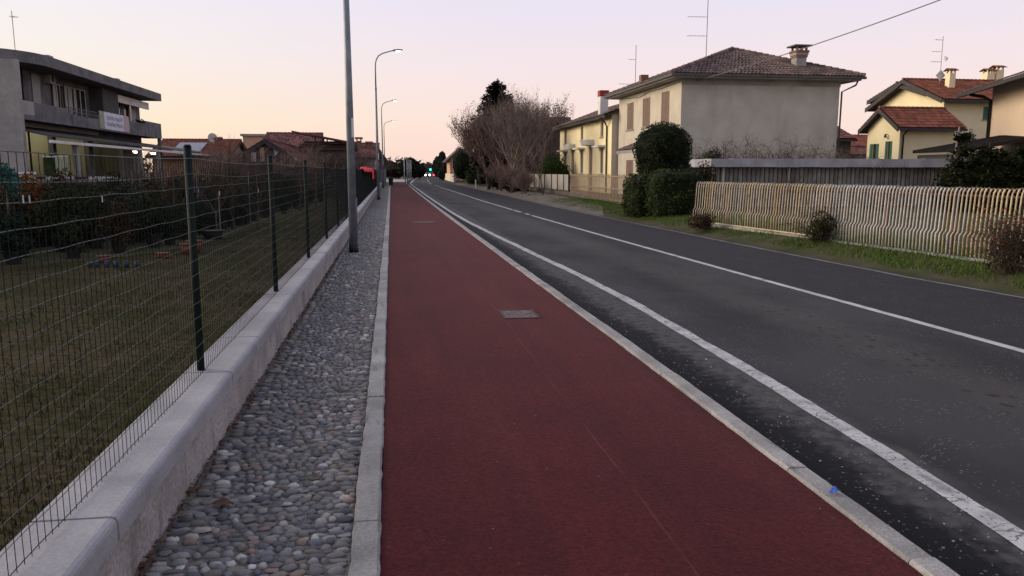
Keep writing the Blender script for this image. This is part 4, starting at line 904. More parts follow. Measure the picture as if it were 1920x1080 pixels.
# ------------------------------------------------------------------ foliage kit
def cloud(b, c, r, n, size, clump=1.6, shell=.55, flat_b=-1e9, box=False, seed=0.0, thresh=-.28, amp=.16):
    c = Vector(c); k = 0; tries = 0
    while k < n and tries < n * 8:
        tries += 1
        d = Vector((random.gauss(0, 1), random.gauss(0, 1), random.gauss(0, 1))).normalized()
        if box:
            mx_ = max(abs(d.x), abs(d.y), abs(d.z)); e_ = (abs(d.x) ** 5 + abs(d.y) ** 5 + abs(d.z) ** 5) ** (1 / 5); d = d / e_
        t = 1 - (random.random() ** 1.6) * shell
        p = Vector((d.x * r[0], d.y * r[1], d.z * r[2])) * t
        nn = noise.noise((p + c) * clump + Vector((seed, 0, 0)))
        p *= 1 + amp * nn
        if nn < thresh and t > .75: continue
        q = c + p
        if q.z < flat_b: continue
        nv = Vector((d.x / r[0], d.y / r[1], d.z / r[2])).normalized() + Vector((random.gauss(0, .55), random.gauss(0, .55), random.gauss(0, .55)))
        b.leaf(q, nv, size * random.uniform(.6, 1.35), min(1, max(0, .5 + .7 * nn + random.gauss(0, .2)))); k += 1
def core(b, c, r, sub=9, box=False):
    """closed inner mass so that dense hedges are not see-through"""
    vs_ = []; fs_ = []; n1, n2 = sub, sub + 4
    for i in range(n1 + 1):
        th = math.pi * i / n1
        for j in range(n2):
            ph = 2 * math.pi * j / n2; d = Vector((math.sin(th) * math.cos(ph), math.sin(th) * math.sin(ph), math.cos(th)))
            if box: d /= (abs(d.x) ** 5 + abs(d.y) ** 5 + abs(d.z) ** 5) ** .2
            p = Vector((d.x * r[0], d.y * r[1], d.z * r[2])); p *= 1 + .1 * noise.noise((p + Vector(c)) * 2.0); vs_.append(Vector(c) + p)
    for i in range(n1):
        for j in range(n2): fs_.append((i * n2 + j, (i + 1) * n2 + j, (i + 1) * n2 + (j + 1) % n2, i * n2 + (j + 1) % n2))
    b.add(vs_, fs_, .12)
def branch(b, p, d, ln, r, lev, spread, up, kids, seg=3, curl=.18):
    pts = [p]; dd = d.normalized(); rad = [r]
    for i in range(seg):
        dd = (dd + Vector((random.gauss(0, curl), random.gauss(0, curl), random.gauss(0, curl) + up * .12))).normalized(); pts.append(pts[-1] + dd * (ln / seg)); rad.append(r * (1 - .55 * (i + 1) / seg))
    b.tube(pts, rad, 3 if lev < 3 else 5, random.random(), cap=False)
    if lev <= 0: return
    for k in range(kids):
        t = random.uniform(.3, 1.0) if k else 1.0; i = min(seg - 1, int(t * seg)); q = lerp(pts[i], pts[i + 1], t * seg - i)
        ax = Vector((random.gauss(0, 1), random.gauss(0, 1), random.gauss(0, 1))).normalized(); nd = (dd + ax * spread + Vector((0, 0, up * .3))).normalized()
        branch(b, q, nd, ln * random.uniform(.5, .78), max(.0035, r * .5), lev - 1, spread, up, kids, seg, curl)
def bare_tree(name, loc, h, label, m='twig_brown', lev=5, kids=4, r=.09, spread=.75, up=.5, trunks=1, lean=(0, 0, 0), group=None, cat='tree', ln=.42):
    t = empty(name, label, cat, group, loc); b = MB()
    for i in range(trunks):
        tr = MB()
        o = Vector((random.gauss(0, .18 * (trunks > 1)), random.gauss(0, .18 * (trunks > 1)), -.05)); d = Vector((random.gauss(0, .12 * trunks ** .5), random.gauss(0, .12 * trunks ** .5), 1)) + Vector(lean)
        th = h * random.uniform(.2, .32); top = o + d.normalized() * th
        tr.tube([o, lerp(o, top, .5) + Vector((random.gauss(0, .03), random.gauss(0, .03), 0)), top], [r * 1.15, r, r * .85], 6); tr.build('trunk', 'bark', t, True)
        for k in range(kids + 1):
            branch(b, top - d * random.uniform(0, .1 * th), (d + Vector((random.gauss(0, spread), random.gauss(0, spread), .3))), h * ln, r * .6, lev - 1, spread, up, kids)
    b.build('crown', m, t); return t
def leafy(name, loc, parts, label, m, size, n, cat='shrub', group=None, trunk_h=.6, trunk_r=.05, clump=1.6, cores=True, shell=.55, box=False, fl=-1e9, thresh=-.28, fol='foliage', amp=.16):
    t = empty(name, label, cat, group, loc); b = MB()
    tot = sum(p[1][0] * p[1][1] + p[1][1] * p[1][2] for p in parts)
    for c, r in parts:
        if cores: core(b, c, [q * (.8 if amp > .1 else .9) for q in r], 9 if amp > .1 else 16, box=box)
        cloud(b, c, r, int(n * (r[0] * r[1] + r[1] * r[2]) / tot), size, clump, shell, fl, box, random.random() * 50, thresh, amp)
    b.build(fol, m, t); s = MB(); s.tube([(0, 0, -.08), (.02, 0, trunk_h)], [trunk_r, trunk_r * .7], 6); s.build('trunk' if cat == 'tree' else 'stem', 'bark', t); return t
def conifer(name, loc, h, r, label, m='leaf_conifer', n=2600, size=.14, group=None, bare=.12, droop=.35, shape=.8):
    t = empty(name, label, 'tree', group, loc); b = MB(); lim = MB(); lim.tube([(0, 0, -.1), (.03, 0, h * .5), (0, .02, h * .97)], [h * .02, h * .012, .01], 6)
    lay = int(h / .42)
    for i in range(lay):
        f = i / lay; z = h * (bare + (1 - bare) * f); rr = r * (1 - f) ** shape * random.uniform(.7, 1.2) + .12
        for k in range(random.randint(4, 7)):
            q = random.uniform(0, 6.28); l = rr * random.uniform(.6, 1.1); e_ = Vector((math.cos(q) * l, math.sin(q) * l, z - droop * l + random.uniform(-.1, .25))); s_ = Vector((0, 0, z)); lim.tube([s_, lerp(s_, e_, .6) + Vector((0, 0, .06)), e_], [.03, .02, .008], 3, cap=False)
            for _ in range(int(n / lay / 5.5)):
                tt = random.uniform(.12, 1.05); p = lerp(s_, e_, tt) + Vector((random.gauss(0, .13), random.gauss(0, .13), random.gauss(-.03, .1 if h < 5 else .3))) * (1.15 - .5 * tt)
                b.leaf(p, (random.gauss(0, .5), random.gauss(0, .5), 1), size * random.uniform(.6, 1.3), random.random())
    b.build('foliage', m, t); lim.build('trunk', 'bark', t); return t
# ------------------------------------------------------------------ clipped hedge, topiary, verge bushes
hp = at_z(1258, 412, -.02)
leafy('clipped_hedge', (hp.x + .42, hp.y + .95, 0), [((0, 0, .8), (1.0, .95, .86)), ((-.72, 1.0, .7), (.7, .8, .8))], 'clipped boxy green hedge at the left end of the bar fence', 'leaf_hedge', .046, 13000, 'hedge', box=True, clump=3.0, fl=-.02, thresh=-.7, amp=.095, shell=.35)
tp = at_y(1243, 282, 30.5)
leafy('topiary_bush', (tp.x, 30.5, 0), [((0, 0, tp.z + .02), (1.2, 1.2, 1.13)), ((.05, 0, tp.z - .75), (1.12, 1.1, .9))], 'big rounded dark evergreen bush rising behind the clipped hedge', 'leaf_topiary', .046, 18000, 'bush', trunk_h=1.2, trunk_r=.09, box=False, clump=2.8, thresh=-.8, amp=.09, shell=.35)
def verge_bush(px_, py_, w_, h_, label, m, tw=True):
    p = at_z(px_, py_, .03); t = empty('roadside_shrub', label, 'shrub', None, (p.x, p.y, 0)); b = MB()
    for k in range(46):
        q = random.uniform(0, 6.28); branch(b, Vector((random.gauss(0, w_ * .2), random.gauss(0, w_ * .2), 0)), Vector((math.cos(q) * .8, math.sin(q) * .8, random.uniform(.5, 1.4))), h_ * random.uniform(.5, .9), .007, 2, .8, .2, 3)
    b.build('twigs', 'twig_dark', t); b = MB(); cloud(b, (0, 0, h_ * .5), (w_, w_, h_ * .55), 1500, .03, 3, .8, 0.0, thresh=-.15); b.build('leaves', m, t); return t
verge_bush(1318, 428, .42, .42, 'low reddish brown shrub on the verge beside the clipped hedge', 'leaf_brown')
verge_bush(1537, 456, .33, .7, 'grey green shrub in front of the middle of the bar fence', 'leaf_olive', False)
rb = verge_bush(1893, 512, .42, .9, 'dark rose bush with red hips at the right end of the bar fence', 'leaf_brown')
b = MB()
for k in range(46):
    p = Vector((random.gauss(0, .3), random.gauss(0, .3), random.uniform(.35, 1.05))); b.tube([p - Vector((0, 0, .016)), p, p + Vector((0, 0, .016))], [.006, .016, .004], 6)
tag(b.build('rose_hips', 'red_paint', rb), kind='stuff')
for px_, yy, w_, h_, lb, mm in ((1312, 31.2, .75, 1.15, 'dark scrubby bush between the rounded bush and the shed end', 'leaf_brown'), (1330, 33.5, .8, 1.5, 'dark shrub behind the shed end corner', 'leaf_dark')):
    p = at_y(px_, 340, yy); leafy('scrub_bush', (p.x, yy, 0), [((0, 0, h_ * .8), (w_, w_, h_ * .8)), ((.3, .2, h_ * 1.3), (w_ * .6, w_ * .6, h_ * .5))], lb, mm, .05, 3200, 'bush', shell=.9, cores=False)
# conifers at the right edge
for k, (px_, pz_, yy, r_, hh, lb) in enumerate(((1800, 340, 27.5, .9, 3.3, 'thin sparse conifer with spiky top beside the leaning pole'), (1850, 340, 26.5, 1.6, 2.75, 'dark spreading conifer under the tan house, left of two'), (1925, 340, 25.5, 1.9, 2.75, 'dark spreading conifer cut by the right picture edge'))):
    p = at_y(px_, pz_, yy); conifer('garden_conifer', (p.x, yy, 0), hh, r_, lb, 'leaf_cypress', 6500 if k else 3200, .075, bare=.02, droop=.1)
p = at_y(1885, 320, 28.5)
leafy('evergreen_hedge', (p.x, 28.5, 0), [((0, 0, 1.2), (2.6, 1.0, 1.3)), ((-1.7, .3, .9), (1.2, .9, 1.1))], 'dark evergreen hedge filling the space below the lean-to', 'leaf_cypress', .08, 6000, 'hedge', clump=1.4)
# bare vine tangle above the shed
for k, (px_, h_) in enumerate(((1318, .95), (1352, 1.15), (1392, 1.2), (1432, 1.0), (1470, 1.2), (1508, .95), (1548, 1.1), (1585, .85))):
    p = at_y(px_, 300, 36.5); t = empty('bare_vine', 'leafless tangled vine above the shed roof, %s from the left' % ('first', 'second', 'third', 'fourth', 'fifth', 'sixth', 'seventh', 'eighth')[k], 'vine', 'leafless vines along the shed', (p.x, 36.5, 1.55)); b = MB()
    for i in range(22):
        branch(b, Vector((random.gauss(0, .5), random.gauss(0, .3), random.uniform(0, .3))), Vector((random.gauss(0, 1), random.gauss(0, .5), .75)), h_ * random.uniform(.6, 1.05), .022, 3, 1.0, -.05, 3, 4, .42)
    b.build('branches', 'twig_brown' if k % 2 else 'twig_dark', t); b = MB(); b.tube([(0, 0, -1.55), (.05, 0, -.6), (0, .05, .2)], [.06, .05, .04], 6); b.build('stem', 'bark', t)
# bushes inside the garden behind the bars
for k, (px_, yy, h_) in enumerate(((1500, 27, 1.2), (1640, 24, .7))):
    p = at_y(px_, 340, yy); bare_tree('garden_shrub', (p.x, yy, .03), h_ + .5, 'leafless %s shrub in the garden behind the bar fence' % ('dark' if k == 0 else 'low'), 'twig_dark', 3, 5, .02, .9, .2, 4, cat='shrub')
# ------------------------------------------------------------------ tree clump in the middle
def bt(px_, yy, h, label, m, **kw):
    kw.setdefault('spread', .4); kw.setdefault('up', .75); kw['r'] = kw.get('r', .1) * 1.25; h *= .93; px_ = 955 + (px_ - 955) * .86
    p = at_y(px_, 330, yy); return bare_tree('bare_tree', (p.x, yy, -.03), h, label, m, **kw)
p = at_y(931, 330, 82); conifer('tall_conifer', (p.x, 82, 0), at_y(931, 156, 82).z, 3.6, 'tall dark conifer standing above the leafless trees', n=15000, size=.21, bare=.2, droop=.22, shape=.5)
bt(872, 98, 6.6, 'leafless pale brown tree at the left end of the clump', 'twig_brown', lev=5, kids=4, r=.12)
bt(892, 88, 7.0, 'leafless brown tree left of the tall conifer', 'twig_brown', lev=5, kids=4, r=.13)
bt(912, 70, 5.8, 'leafless reddish tree below the tall conifer', 'twig_red', lev=5, kids=4, r=.11, trunks=2)
bt(938, 66, 6.2, 'dense leafless tree in front of the tall conifer', 'twig_red', lev=5, kids=4, r=.12, trunks=2)
bt(965, 60, 6.6, 'leafless multi-stemmed tree with grey bark right of the tall conifer', 'twig_grey', lev=5, kids=4, r=.1, trunks=3)
bt(995, 68, 6.9, 'leafless tree behind the concrete panels', 'twig_red', lev=5, kids=4, r=.1, trunks=2)
bt(1022, 74, 7.2, 'leafless tree with upright twigs beside the yellow house', 'twig_brown', lev=5, kids=4, r=.1, up=.9, trunks=2)
bt(1042, 84, 7.8, 'farther leafless tree just left of the yellow house gable', 'twig_red', lev=5, kids=4, r=.1, up=.8)
bt(903, 92, 7.2, 'farther leafless tree just left of the tall conifer trunk', 'twig_red', lev=5, kids=4, r=.12, trunks=2)
bt(956, 76, 6.9, 'leafless brown tree directly right of the tall conifer trunk', 'twig_brown', lev=5, kids=4, r=.12, trunks=2)
bt(978, 80, 8.0, 'leafless tree behind the grey-barked one', 'twig_red', lev=5, kids=4, r=.12, trunks=2)
bt(1008, 84, 8.2, 'leafless brown tree far behind the concrete panels', 'twig_brown', lev=5, kids=4, r=.12, trunks=2)
for o in list(col.objects):
    if o.name.startswith('bare_tree') and o.get('label'):
        lb = o['label']; dense = 1900 if ('reddish' in lb or 'dense' in lb or 'brown' in lb or 'beside' in lb or 'gable' in lb) else 700
        zz = [v.co for v in [c for c in o.children if c.name.startswith('crown')][0].data.vertices]; b = MB()
        for q in random.sample(zz, min(len(zz), dense)): b.leaf(q + Vector((random.gauss(0, .12), random.gauss(0, .12), random.gauss(0, .12))), (random.gauss(0, 1), random.gauss(0, 1), random.gauss(0, 1)), random.uniform(.05, .12), random.random())
        b.build('dry_leaves', 'leaf_russet', o)
gh_ = empty('grey_roofed_house', 'house with dull grey roof mostly hidden behind the leafless trees', 'house')
gable_house(gh_, at_y(985, 240, 96).x, at_y(1075, 240, 96).x, 96, 104, 0, at_y(1020, 240, 96).z, at_y(1020, 222, 100).z, 'dark_wall', 'roof_grey', 'x', .5)
p = at_z(1020, 368, 0); t = bare_tree('young_tree', (p.x - .05, p.y, 0), 4.2, 'slim young tree with orange stem in front of the concrete panels', 'twig_brown', 3, 3, .055, .4, .6)
p = at_z(986, 361, 0); t = empty('tree_trunk', 'thick old trunk at the end of the concrete panels', 'tree', None, (p.x, p.y, 0)); b = MB(); b.tube([(0, 0, -.1), (.05, 0, 1.0), (-.05, 0, 2.2), (.05, .1, 3.4)], [.24, .2, .19, .12], 9); b.build('trunk', 'bark', t, True)
b = MB()
for k in range(9): branch(b, Vector((0, 0, random.uniform(1.8, 3.3))), Vector((random.gauss(0, .7), random.gauss(0, .7), .9)), 1.7, .05, 3, .7, .4, 4)
b.build('crown', 'twig_grey', t)
for k, (px_, py_, w_, h_, m, lb) in enumerate(((886, 346, 1.0, 2.0, 'leaf_green', 'bright green rounded shrub beside the far road edge'), (905, 347, 1.3, 2.4, 'leaf_dark', 'dark evergreen shrub left of the leafless clump'), (870, 342, 2.1, 5.2, 'leaf_dark', 'dark evergreen bush at the far left of the clump'),
                                          (938, 356, 1.5, 2.0, 'leaf_olive', 'olive scrub at the roadside under the leafless trees'), (964, 361, .9, 1.6, 'leaf_olive', 'dull scrub at the roadside below the leafless trees'), (1028, 345, 1.4, 2.6, 'leaf_green', 'dark green bush behind the concrete panels beside the yellow house'))):
    p = at_z(px_, py_, 0)
    if k == 5: p = at_y(1036, 330, 64); w_, h_ = 1.35, 3.0
    leafy('roadside_bush', (p.x, p.y, 0), [((0, 0, h_ * .5), (w_, w_, h_ * .52)), ((w_ * .6, .4, h_ * .4), (w_ * .7, w_ * .7, h_ * .4))], lb, m, .1, 2600, 'bush', clump=1.3)
for k, (x, y, h) in enumerate(((8.9, 57, 1.0), (8.9, 63, 1.3), (9.3, 68, 1.2), (9.1, 53.5, .8))):
    bare_tree('bare_scrub', (x, y, 0), h + .8, ['lowest leafless scrub at the road edge by the panels', 'leafless scrub under the grey-barked tree', 'leafless scrub under the reddish trees', 'small leafless scrub nearest the panel fence'][k], 'twig_brown', 4, 5, .03, .8, .35, 5, cat='shrub')
# marker post by the shrubs
p = at_z(892, 351, 0); mk = empty('marker_post', 'slim white roadside marker post before the dark shrubs', 'post', None, (p.x, p.y, 0)); bx('shaft', 'white_plastic', mk, ((-.06, -.04, -.1), (.06, .04, .75))); bx('black_band', 'black', mk, ((-.062, -.042, .751), (.062, .042, .86)))
# ------------------------------------------------------------------ far end of the road
p = at_y(846, 300, 135); hE = empty('pink_house', 'far pinkish house partly hidden by the dark cypress', 'house')
gable_house(hE, p.x - .2, p.x + 3.4, 135, 143, 0, at_y(845, 296, 135).z, at_y(860, 280, 140).z, 'pink_wall', 'tile_brown', 'y', .6)
for i, (a_, c_) in enumerate(((835, 840), (840, 845), (845, 851))):
    if i == 0: gwl = empty('garden_wall', 'low pale plastered wall at the far bend', 'wall')
    q0, q1 = at_z(a_, 338, 0), at_z(c_, 341.5, 0)
b = MB(); q0, q1 = at_z(834, 337, 0), at_z(851, 342, 0); b.slab([q0, q1, q1 + Vector((0, 0, 1.2)), q0 + Vector((0, 0, 1.2))], .25, (1, .2, 0)); b.build('wall_body', 'cream_render', gwl)
def far_tree(px_, yy, h, r_, lb, m='far_green', n=2600, nm='far_tree', cone=False):
    p = at_y(px_, 322, yy)
    if cone: return leafy(nm, (p.x, yy, 0), [((0, 0, h * .35), (r_, r_, h * .36)), ((0, 0, h * .68), (r_ * .6, r_ * .6, h * .33))], lb, m, .28, n, 'tree', trunk_r=.15, clump=.7, fol='crown')
    return leafy(nm, (p.x, yy, 0), [((0, 0, h * .55), (r_, r_, h * .46)), ((r_ * .5, 0, h * .42), (r_ * .7, r_ * .7, h * .38))], lb, m, .3, n, 'tree', trunk_h=h * .4, trunk_r=.18, clump=.6, fol='crown')
far_tree(765, 165, at_y(765, 295, 165).z, 2.4, 'dark round tree behind the row of far lamp poles')
far_tree(777, 170, at_y(777, 303, 170).z, 2.0, 'smaller dark tree right of the row of far lamp poles')
far_tree(743, 190, at_y(743, 306, 190).z, 3.5, 'brown leafless-looking tree mass left of the dark round tree', 'far_brown')
far_tree(731, 170, at_y(731, 305, 170).z, 2.6, 'brown hedge tree right behind the roadside cabinet', 'far_brown')
far_tree(830, 150, at_y(830, 285, 150).z, 1.3, 'pointed dark cypress beside the far pink house', cone=True)
far_tree(824, 158, at_y(824, 293, 158).z, 1.35, 'dark evergreen left of the pointed cypress')
far_tree(838, 146, at_y(838, 300, 146).z, 1.3, 'dark evergreen right of the pointed cypress')
far_tree(808, 240, at_y(808, 306, 240).z, 2.6, 'greyish far tree behind the traffic light', 'far_brown')
for k, x in enumerate(range(-170, 260, 9)):
    pass
hz = MB()
for k in range(150):
    x = -260 + k * 4.0 + random.uniform(-2, 2); y = random.uniform(420, 470); h = random.uniform(5, 10)
    cloud(hz, (x, y, h * .5), (5, 4, h * .5), 46, 1.3, .3, .5)
tag(hz.build('treeline', 'far_brown'), 'distant brown wood along the horizon at the end of the road', 'wood', kind='stuff')
def far_car(px_, py_, yy, label, light, heading, m='car_paint'):
    p = at_y(px_, py_, yy); t = empty('car', label, 'car', None, (p.x, yy, Zr), heading)
    prof_ = [(-2.0, .3), (-2.05, .7), (-1.95, .88), (-1.0, 1.0), (-.45, 1.42), (.9, 1.45), (1.6, 1.02), (1.95, .95), (2.0, .5), (1.95, .3)]
    b = MB(); n = len(prof_)
    for hw, sc_ in ((-.82, 1), (-.86, .98), (.86, .98), (.82, 1)):
        for (y_, z_) in prof_: b.v.append((hw * (.82 if z_ > 1.2 else 1), y_, z_)); b.rv.append(.5)
    b.f = [(i * n + j, i * n + (j + 1) % n, (i + 1) * n + (j + 1) % n, (i + 1) * n + j) for i in range(3) for j in range(n)] + [tuple(range(n))[::-1], tuple(range(3 * n, 4 * n))]
    b.build('body', m, t)
    b = MB(); b.slab([(-.62, -.98, 1.04), (.62, -.98, 1.04), (.56, -.5, 1.38), (-.56, -.5, 1.38)], .02, (0, -.7, .5)); b.build('windscreen', 'glass_dark', t)
    for sx in (-.8, .8):
        for yy_ in (-1.3, 1.25): b = MB(); b.tube([(sx - .09, yy_, .31), (sx + .09, yy_, .31)], .31, 12); b.build('wheel', 'black', t)
        b = MB(); b.tube([(sx * .75, -2.09, .68), (sx * .75, -2.0, .68)], [.27, .28], 10); b.build('headlight' if light != 'taillight' else 'tail_light', light, t)
    return t
far_car(790.5, 326, 215, 'far car with warm yellow headlights on the left lane', 'headlight', .03)
far_car(800.5, 326, 216, 'far car with white headlights beside the warm-lit car', 'headlight_white', .03)
far_car(808, 326, 218, 'far car showing red tail lights below the traffic light', 'taillight', .03)
p = at_y(807, 318, 225); tl = empty('traffic_light', 'far traffic light showing green above the cars', 'traffic light', None, (p.x + .3, 225, 0))
b = MB(); b.tube([(.35, 0, -.1), (.35, 0, p.z + .6)], .08, 8); b.build('pole', 'grey_metal', tl); bx('housing', 'black', tl, ((-.75, -.2, p.z - .75), (.15, .2, p.z + .8)))
b = MB(); b.tube([(-.3, -.26, p.z), (-.3, -.2, p.z)], .36, 16); b.build('green_lens', 'green_light', tl)
for px_, py_, yy, rr, lb in ((826.5, 318.5, 160, .3, 'pale round road sign on a post at the far bend'), (832, 321, 150, .24, 'smaller round road sign right of the pale one')):
    p = at_y(px_, py_, yy); t = empty('road_sign', lb, 'road sign', None, (p.x, yy, 0)); b = MB(); b.tube([(0, 0, -.1), (0, 0, p.z + rr)], .04, 6); b.build('post', 'grey_metal', t); b = MB(); b.tube([(0, -.08, p.z), (0, -.05, p.z)], rr, 16); b.build('sign_disc', 'white_plastic', t)
for px_, lb in ((797, 'small pale lit sign above the far cars'),):
    p = at_y(796, 321, 232); t = empty('road_sign', lb, 'road sign', None, (p.x, 232, 0)); b = MB(); b.tube([(0, 0, -.1), (0, 0, p.z)], .05, 6); b.build('post', 'grey_metal', t); bx('sign_board', 'white_plastic', t, ((-.3, -.05, p.z - .35), (.3, .0, p.z + .35)))
gr = empty('guard_rail', 'short pale steel crash barrier left of the far lamp poles', 'barrier'); q0, q1 = at_z(744, 334, .1), at_z(756, 333, .1)
b = MB(); b.slab([q0 + Vector((0, 0, .3)), q1 + Vector((0, 0, .35)), q1 + Vector((0, 0, .8)), q0 + Vector((0, 0, .7))], .06, (0, 1, 0)); b.build('beam', 'galv', gr)
for q in (q0, q1): bx('post', 'galv', gr, ((q.x - .05, q.y + .07, -.1), (q.x + .05, q.y + .15, .7)))
for k, px_ in enumerate((761, 764)):
    p = at_z(px_, 347, 0); t = empty('bollard', '%s grey bollard where the red path ends' % ('left' if k == 0 else 'right'), 'bollard', 'bollards at the path end', (p.x, p.y, 0)); b = MB(); b.tube([(0, 0, -.05), (0, 0, .9)], .06, 10); b.tube([(0, 0, .9), (0, 0, .98)], [.06, .03], 10); b.build('shaft', 'grey_metal', t)
# roadside cabinet and bin
p = at_y(722, 346, 88); cb = empty('utility_cabinet', 'grey roadside utility cabinet at the end of the low wall', 'cabinet', None, (p.x - .2, 88, 0))
bx('body', 'grey_metal', cb, ((-.75, -.3, 0), (.35, .3, 1.75))); bx('lid', 'galv', cb, ((-.8, -.34, 1.752), (.4, .34, 1.82))); bx('door', 'galv', cb, ((-.7, -.325, .12), (-.22, -.302, 1.65)), ((-.2, -.325, .12), (.3, -.302, 1.65)))
bn = empty('waste_bin', 'dark wheeled waste bin beside the grey cabinet', 'bin', None, (p.x + .65, 87, 0)); b = MB(); b.tube([(0, 0, .08), (0, 0, .85)], [.2, .27], 8); b.build('body', 'black', bn); b = MB(); b.tube([(0, 0, .852), (0, 0, .93)], [.3, .24], 8); b.build('lid', 'dark_wall', bn)
for s in (-.16, .16): b = MB(); b.tube([(s - .03, .15, .07), (s + .03, .15, .07)], .08, 8); b.build('wheel', 'black', bn)
# red tarpaulin draped over the far fence
rt = MB(); yA, yB = 33.0, 52.0; n = 60
for i in range(n + 1):
    y = lerp(yA, yB, i / n); h = 1.66 + .1 + .09 * noise.noise((y * 1.1, 0, 0)); dr_ = .16 + .16 * abs(noise.noise((y * .8, 4, 0))) + (.45 if y > 46 else 0)
    for dx, z in ((-.22, h - .22), (-.12, h - .02), (0.0, h + .03 * noise.noise((y * 3, 1, 1))), (.08, h - .05), (.12, h - dr_)): rt.v.append((FX + dx, y, z + .03 * noise.noise((y * 2.5, dx * 9, 3)))); rt.rv.append(.5)
rt.f = [(i * 5 + j, i * 5 + j + 1, (i + 1) * 5 + j + 1, (i + 1) * 5 + j) for i in range(n) for j in range(4)]
o = rt.build('red_tarpaulin', 'red_tarp', smooth=True); tag(o, 'crumpled bright red tarpaulin draped over the top of the far wire fence', 'tarpaulin')
# ------------------------------------------------------------------ flat-roofed building with shop on the left
sb = empty('shop_building', 'grey flat-roofed two-storey building with long balcony and shop under an awning', 'building')
WX = -20.8; by0, by1 = 45.9, 70.6; zb_, zc_ = 4.65, 7.45; bo = -19.4
def op_s(px0, py0, px1, py1, X, z0):
    o = op_x(px0, py0, px1, py1, X, by1, z0); return (min(o[:2]), max(o[:2]), o[2], o[3])
bx('end_wall', 'pale_concrete', sb, ((-42, by0 - .35, 0), (bo + .02, by0, zc_ - .003)))
opsU = [op_s(100, 158, 120, 205, WX, zb_), op_s(124, 163, 141, 205, WX, zb_), op_s(144, 168, 163, 210, WX, zb_), op_s(211, 178, 229, 225, WX, zb_), op_s(233, 185, 254, 225, WX, zb_)]
opsU = [(o[0], o[1], .06, o[3]) for o in opsU]
wall('upper_wall', 'old_concrete', sb, (WX, by1, zb_), (0, -1, 0), by1 - by0, zc_ - zb_, opsU, inn=(-1, 0, 0))
for o in opsU: window(sb, (WX, by1, zb_), (0, -1, 0), (-1, 0, 0), o, 'glass', sill=False, frame='white_render')
for px0, px1, py0, py1 in ((99, 104, 158, 200), (121, 125, 161, 204), (127, 133, 164, 204), (138, 142, 166, 206), (246, 253, 188, 222)):
    o = op_s(px0, py0, px1, py1, WX + .1, zb_); b = MB(); oriented(b, Vector((WX + .1, by1, zb_)), Vector((0, -1, 0)), Vector((-1, 0, 0)), o[0], o[1], -.04, 0, .06, o[3]); b.build('shutter', 'pale_concrete', sb)
ya = lambda px_: at_x(px_, 300, WX).y
opsG = [(by1 - ya(102), by1 - ya(52), .1, 3.9), (by1 - ya(168), by1 - ya(108), .1, 3.9), (by1 - ya(232), by1 - ya(176), .1, 3.9)]
wall('shop_wall', 'old_concrete', sb, (WX, by1, 0), (0, -1, 0), by1 - by0, zb_, opsG, rev=.3, inn=(-1, 0, 0))
b = MB(); b.quad((WX - 3.2, by0 + .1, 0), (WX - 3.2, by1, 0), (WX - 3.2, by1, zb_), (WX - 3.2, by0 + .1, zb_)); b.build('shop_back_wall', 'shop_yellow', sb)
for k_, yy in enumerate((by1 - .1, ya(105), ya(172))):
    b = MB(); b.quad((WX - 3.2, yy, 0), (WX - .31, yy, 0), (WX - .31, yy, zb_), (WX - 3.2, yy, zb_)); b.build('shop_end_wall', 'shop_yellow', sb)
o = op_s(59, 140, 74, 192, WX, zb_); b = MB(); oriented(b, Vector((WX, by1, zb_)), Vector((0, -1, 0)), Vector((-1, 0, 0)), o[0], o[1], -.05, -.004, .05, o[3]); b.build('door', 'grey_metal', sb)
# roof slab with rounded corner
pl_ = [(-44, by0 - .7)]; rc = 3.6; rxe = -19.05
cxr, cyr = rxe - rc, by0 - .7 + rc
for k in range(11):
    a = R(-90 + 90 * k / 10); pl_.append((cxr + rc * math.cos(a), cyr + rc * math.sin(a)))
pl_ += [(rxe, by1 + .2), (-44, by1 + .2)]
b = MB(); b.slab([(x, y, zc_ + .6) for x, y in pl_], .6); b.build('roof_slab', 'old_concrete', sb)
for px_, py_ in ((88, 99), (217, 147)):
    q = at_x(px_, py_, rxe - 1.0); bx('roof_vent', 'pale_concrete', sb, ((rxe - 1.4, q.y - .35, zc_ + .602), (rxe - .8, q.y + .35, zc_ + .95)))
# balcony: floor, parapet panels, railing
bal = bx('balcony', 'old_concrete', sb, ((WX + .003, by0 + .003, zb_ - .28), (bo, by1 + .9, zb_ - .02)))
yb = lambda px_: at_x(px_, 225, bo).y
pan = [(by0 + .03, yb(66), 'pale_concrete', .72), (yb(66) + .02, yb(127), 'old_concrete', .72), (yb(127) + .02, yb(155), 'old_concrete', .4), (yb(155) + .02, yb(184), 'old_concrete', .4), (yb(184) + .02, yb(258), 'old_concrete', .72), (yb(258) + .02, yb(272), 'old_concrete', .72), (yb(272) + .02, by1 + .88, 'old_concrete', .95)]
for a_, c_, m, hh in pan: bx('parapet', m, bal, ((bo - .12, a_, zb_ - .018), (bo, c_, zb_ + hh)))
b = MB()
for z in (zb_ + .6, zb_ + .85): b.tube([(bo - .06, yb(127), z), (bo - .06, yb(184), z)], .025, 5)
y = yb(127)
while y < yb(184): b.tube([(bo - .06, y, zb_ + .3), (bo - .06, y, zb_ + .85)], .014, 4); y += .16
b.build('railing', 'wire_dark', bal)
b = MB(); cloud_y = (yb(259), yb(270))
for k in range(160): b.leaf((bo - .1 + random.gauss(0, .1), random.uniform(*cloud_y), zb_ + .74 + abs(random.gauss(0, .12))), (random.gauss(0, 1), random.gauss(0, 1), 1), .09, random.random())
b.build('planter', 'leaf_olive', bal)
bx('end_post', 'old_concrete', bal, ((bo - .3, by1 + .6, 0), (bo - .05, by1 + .86, zb_ - .282)))
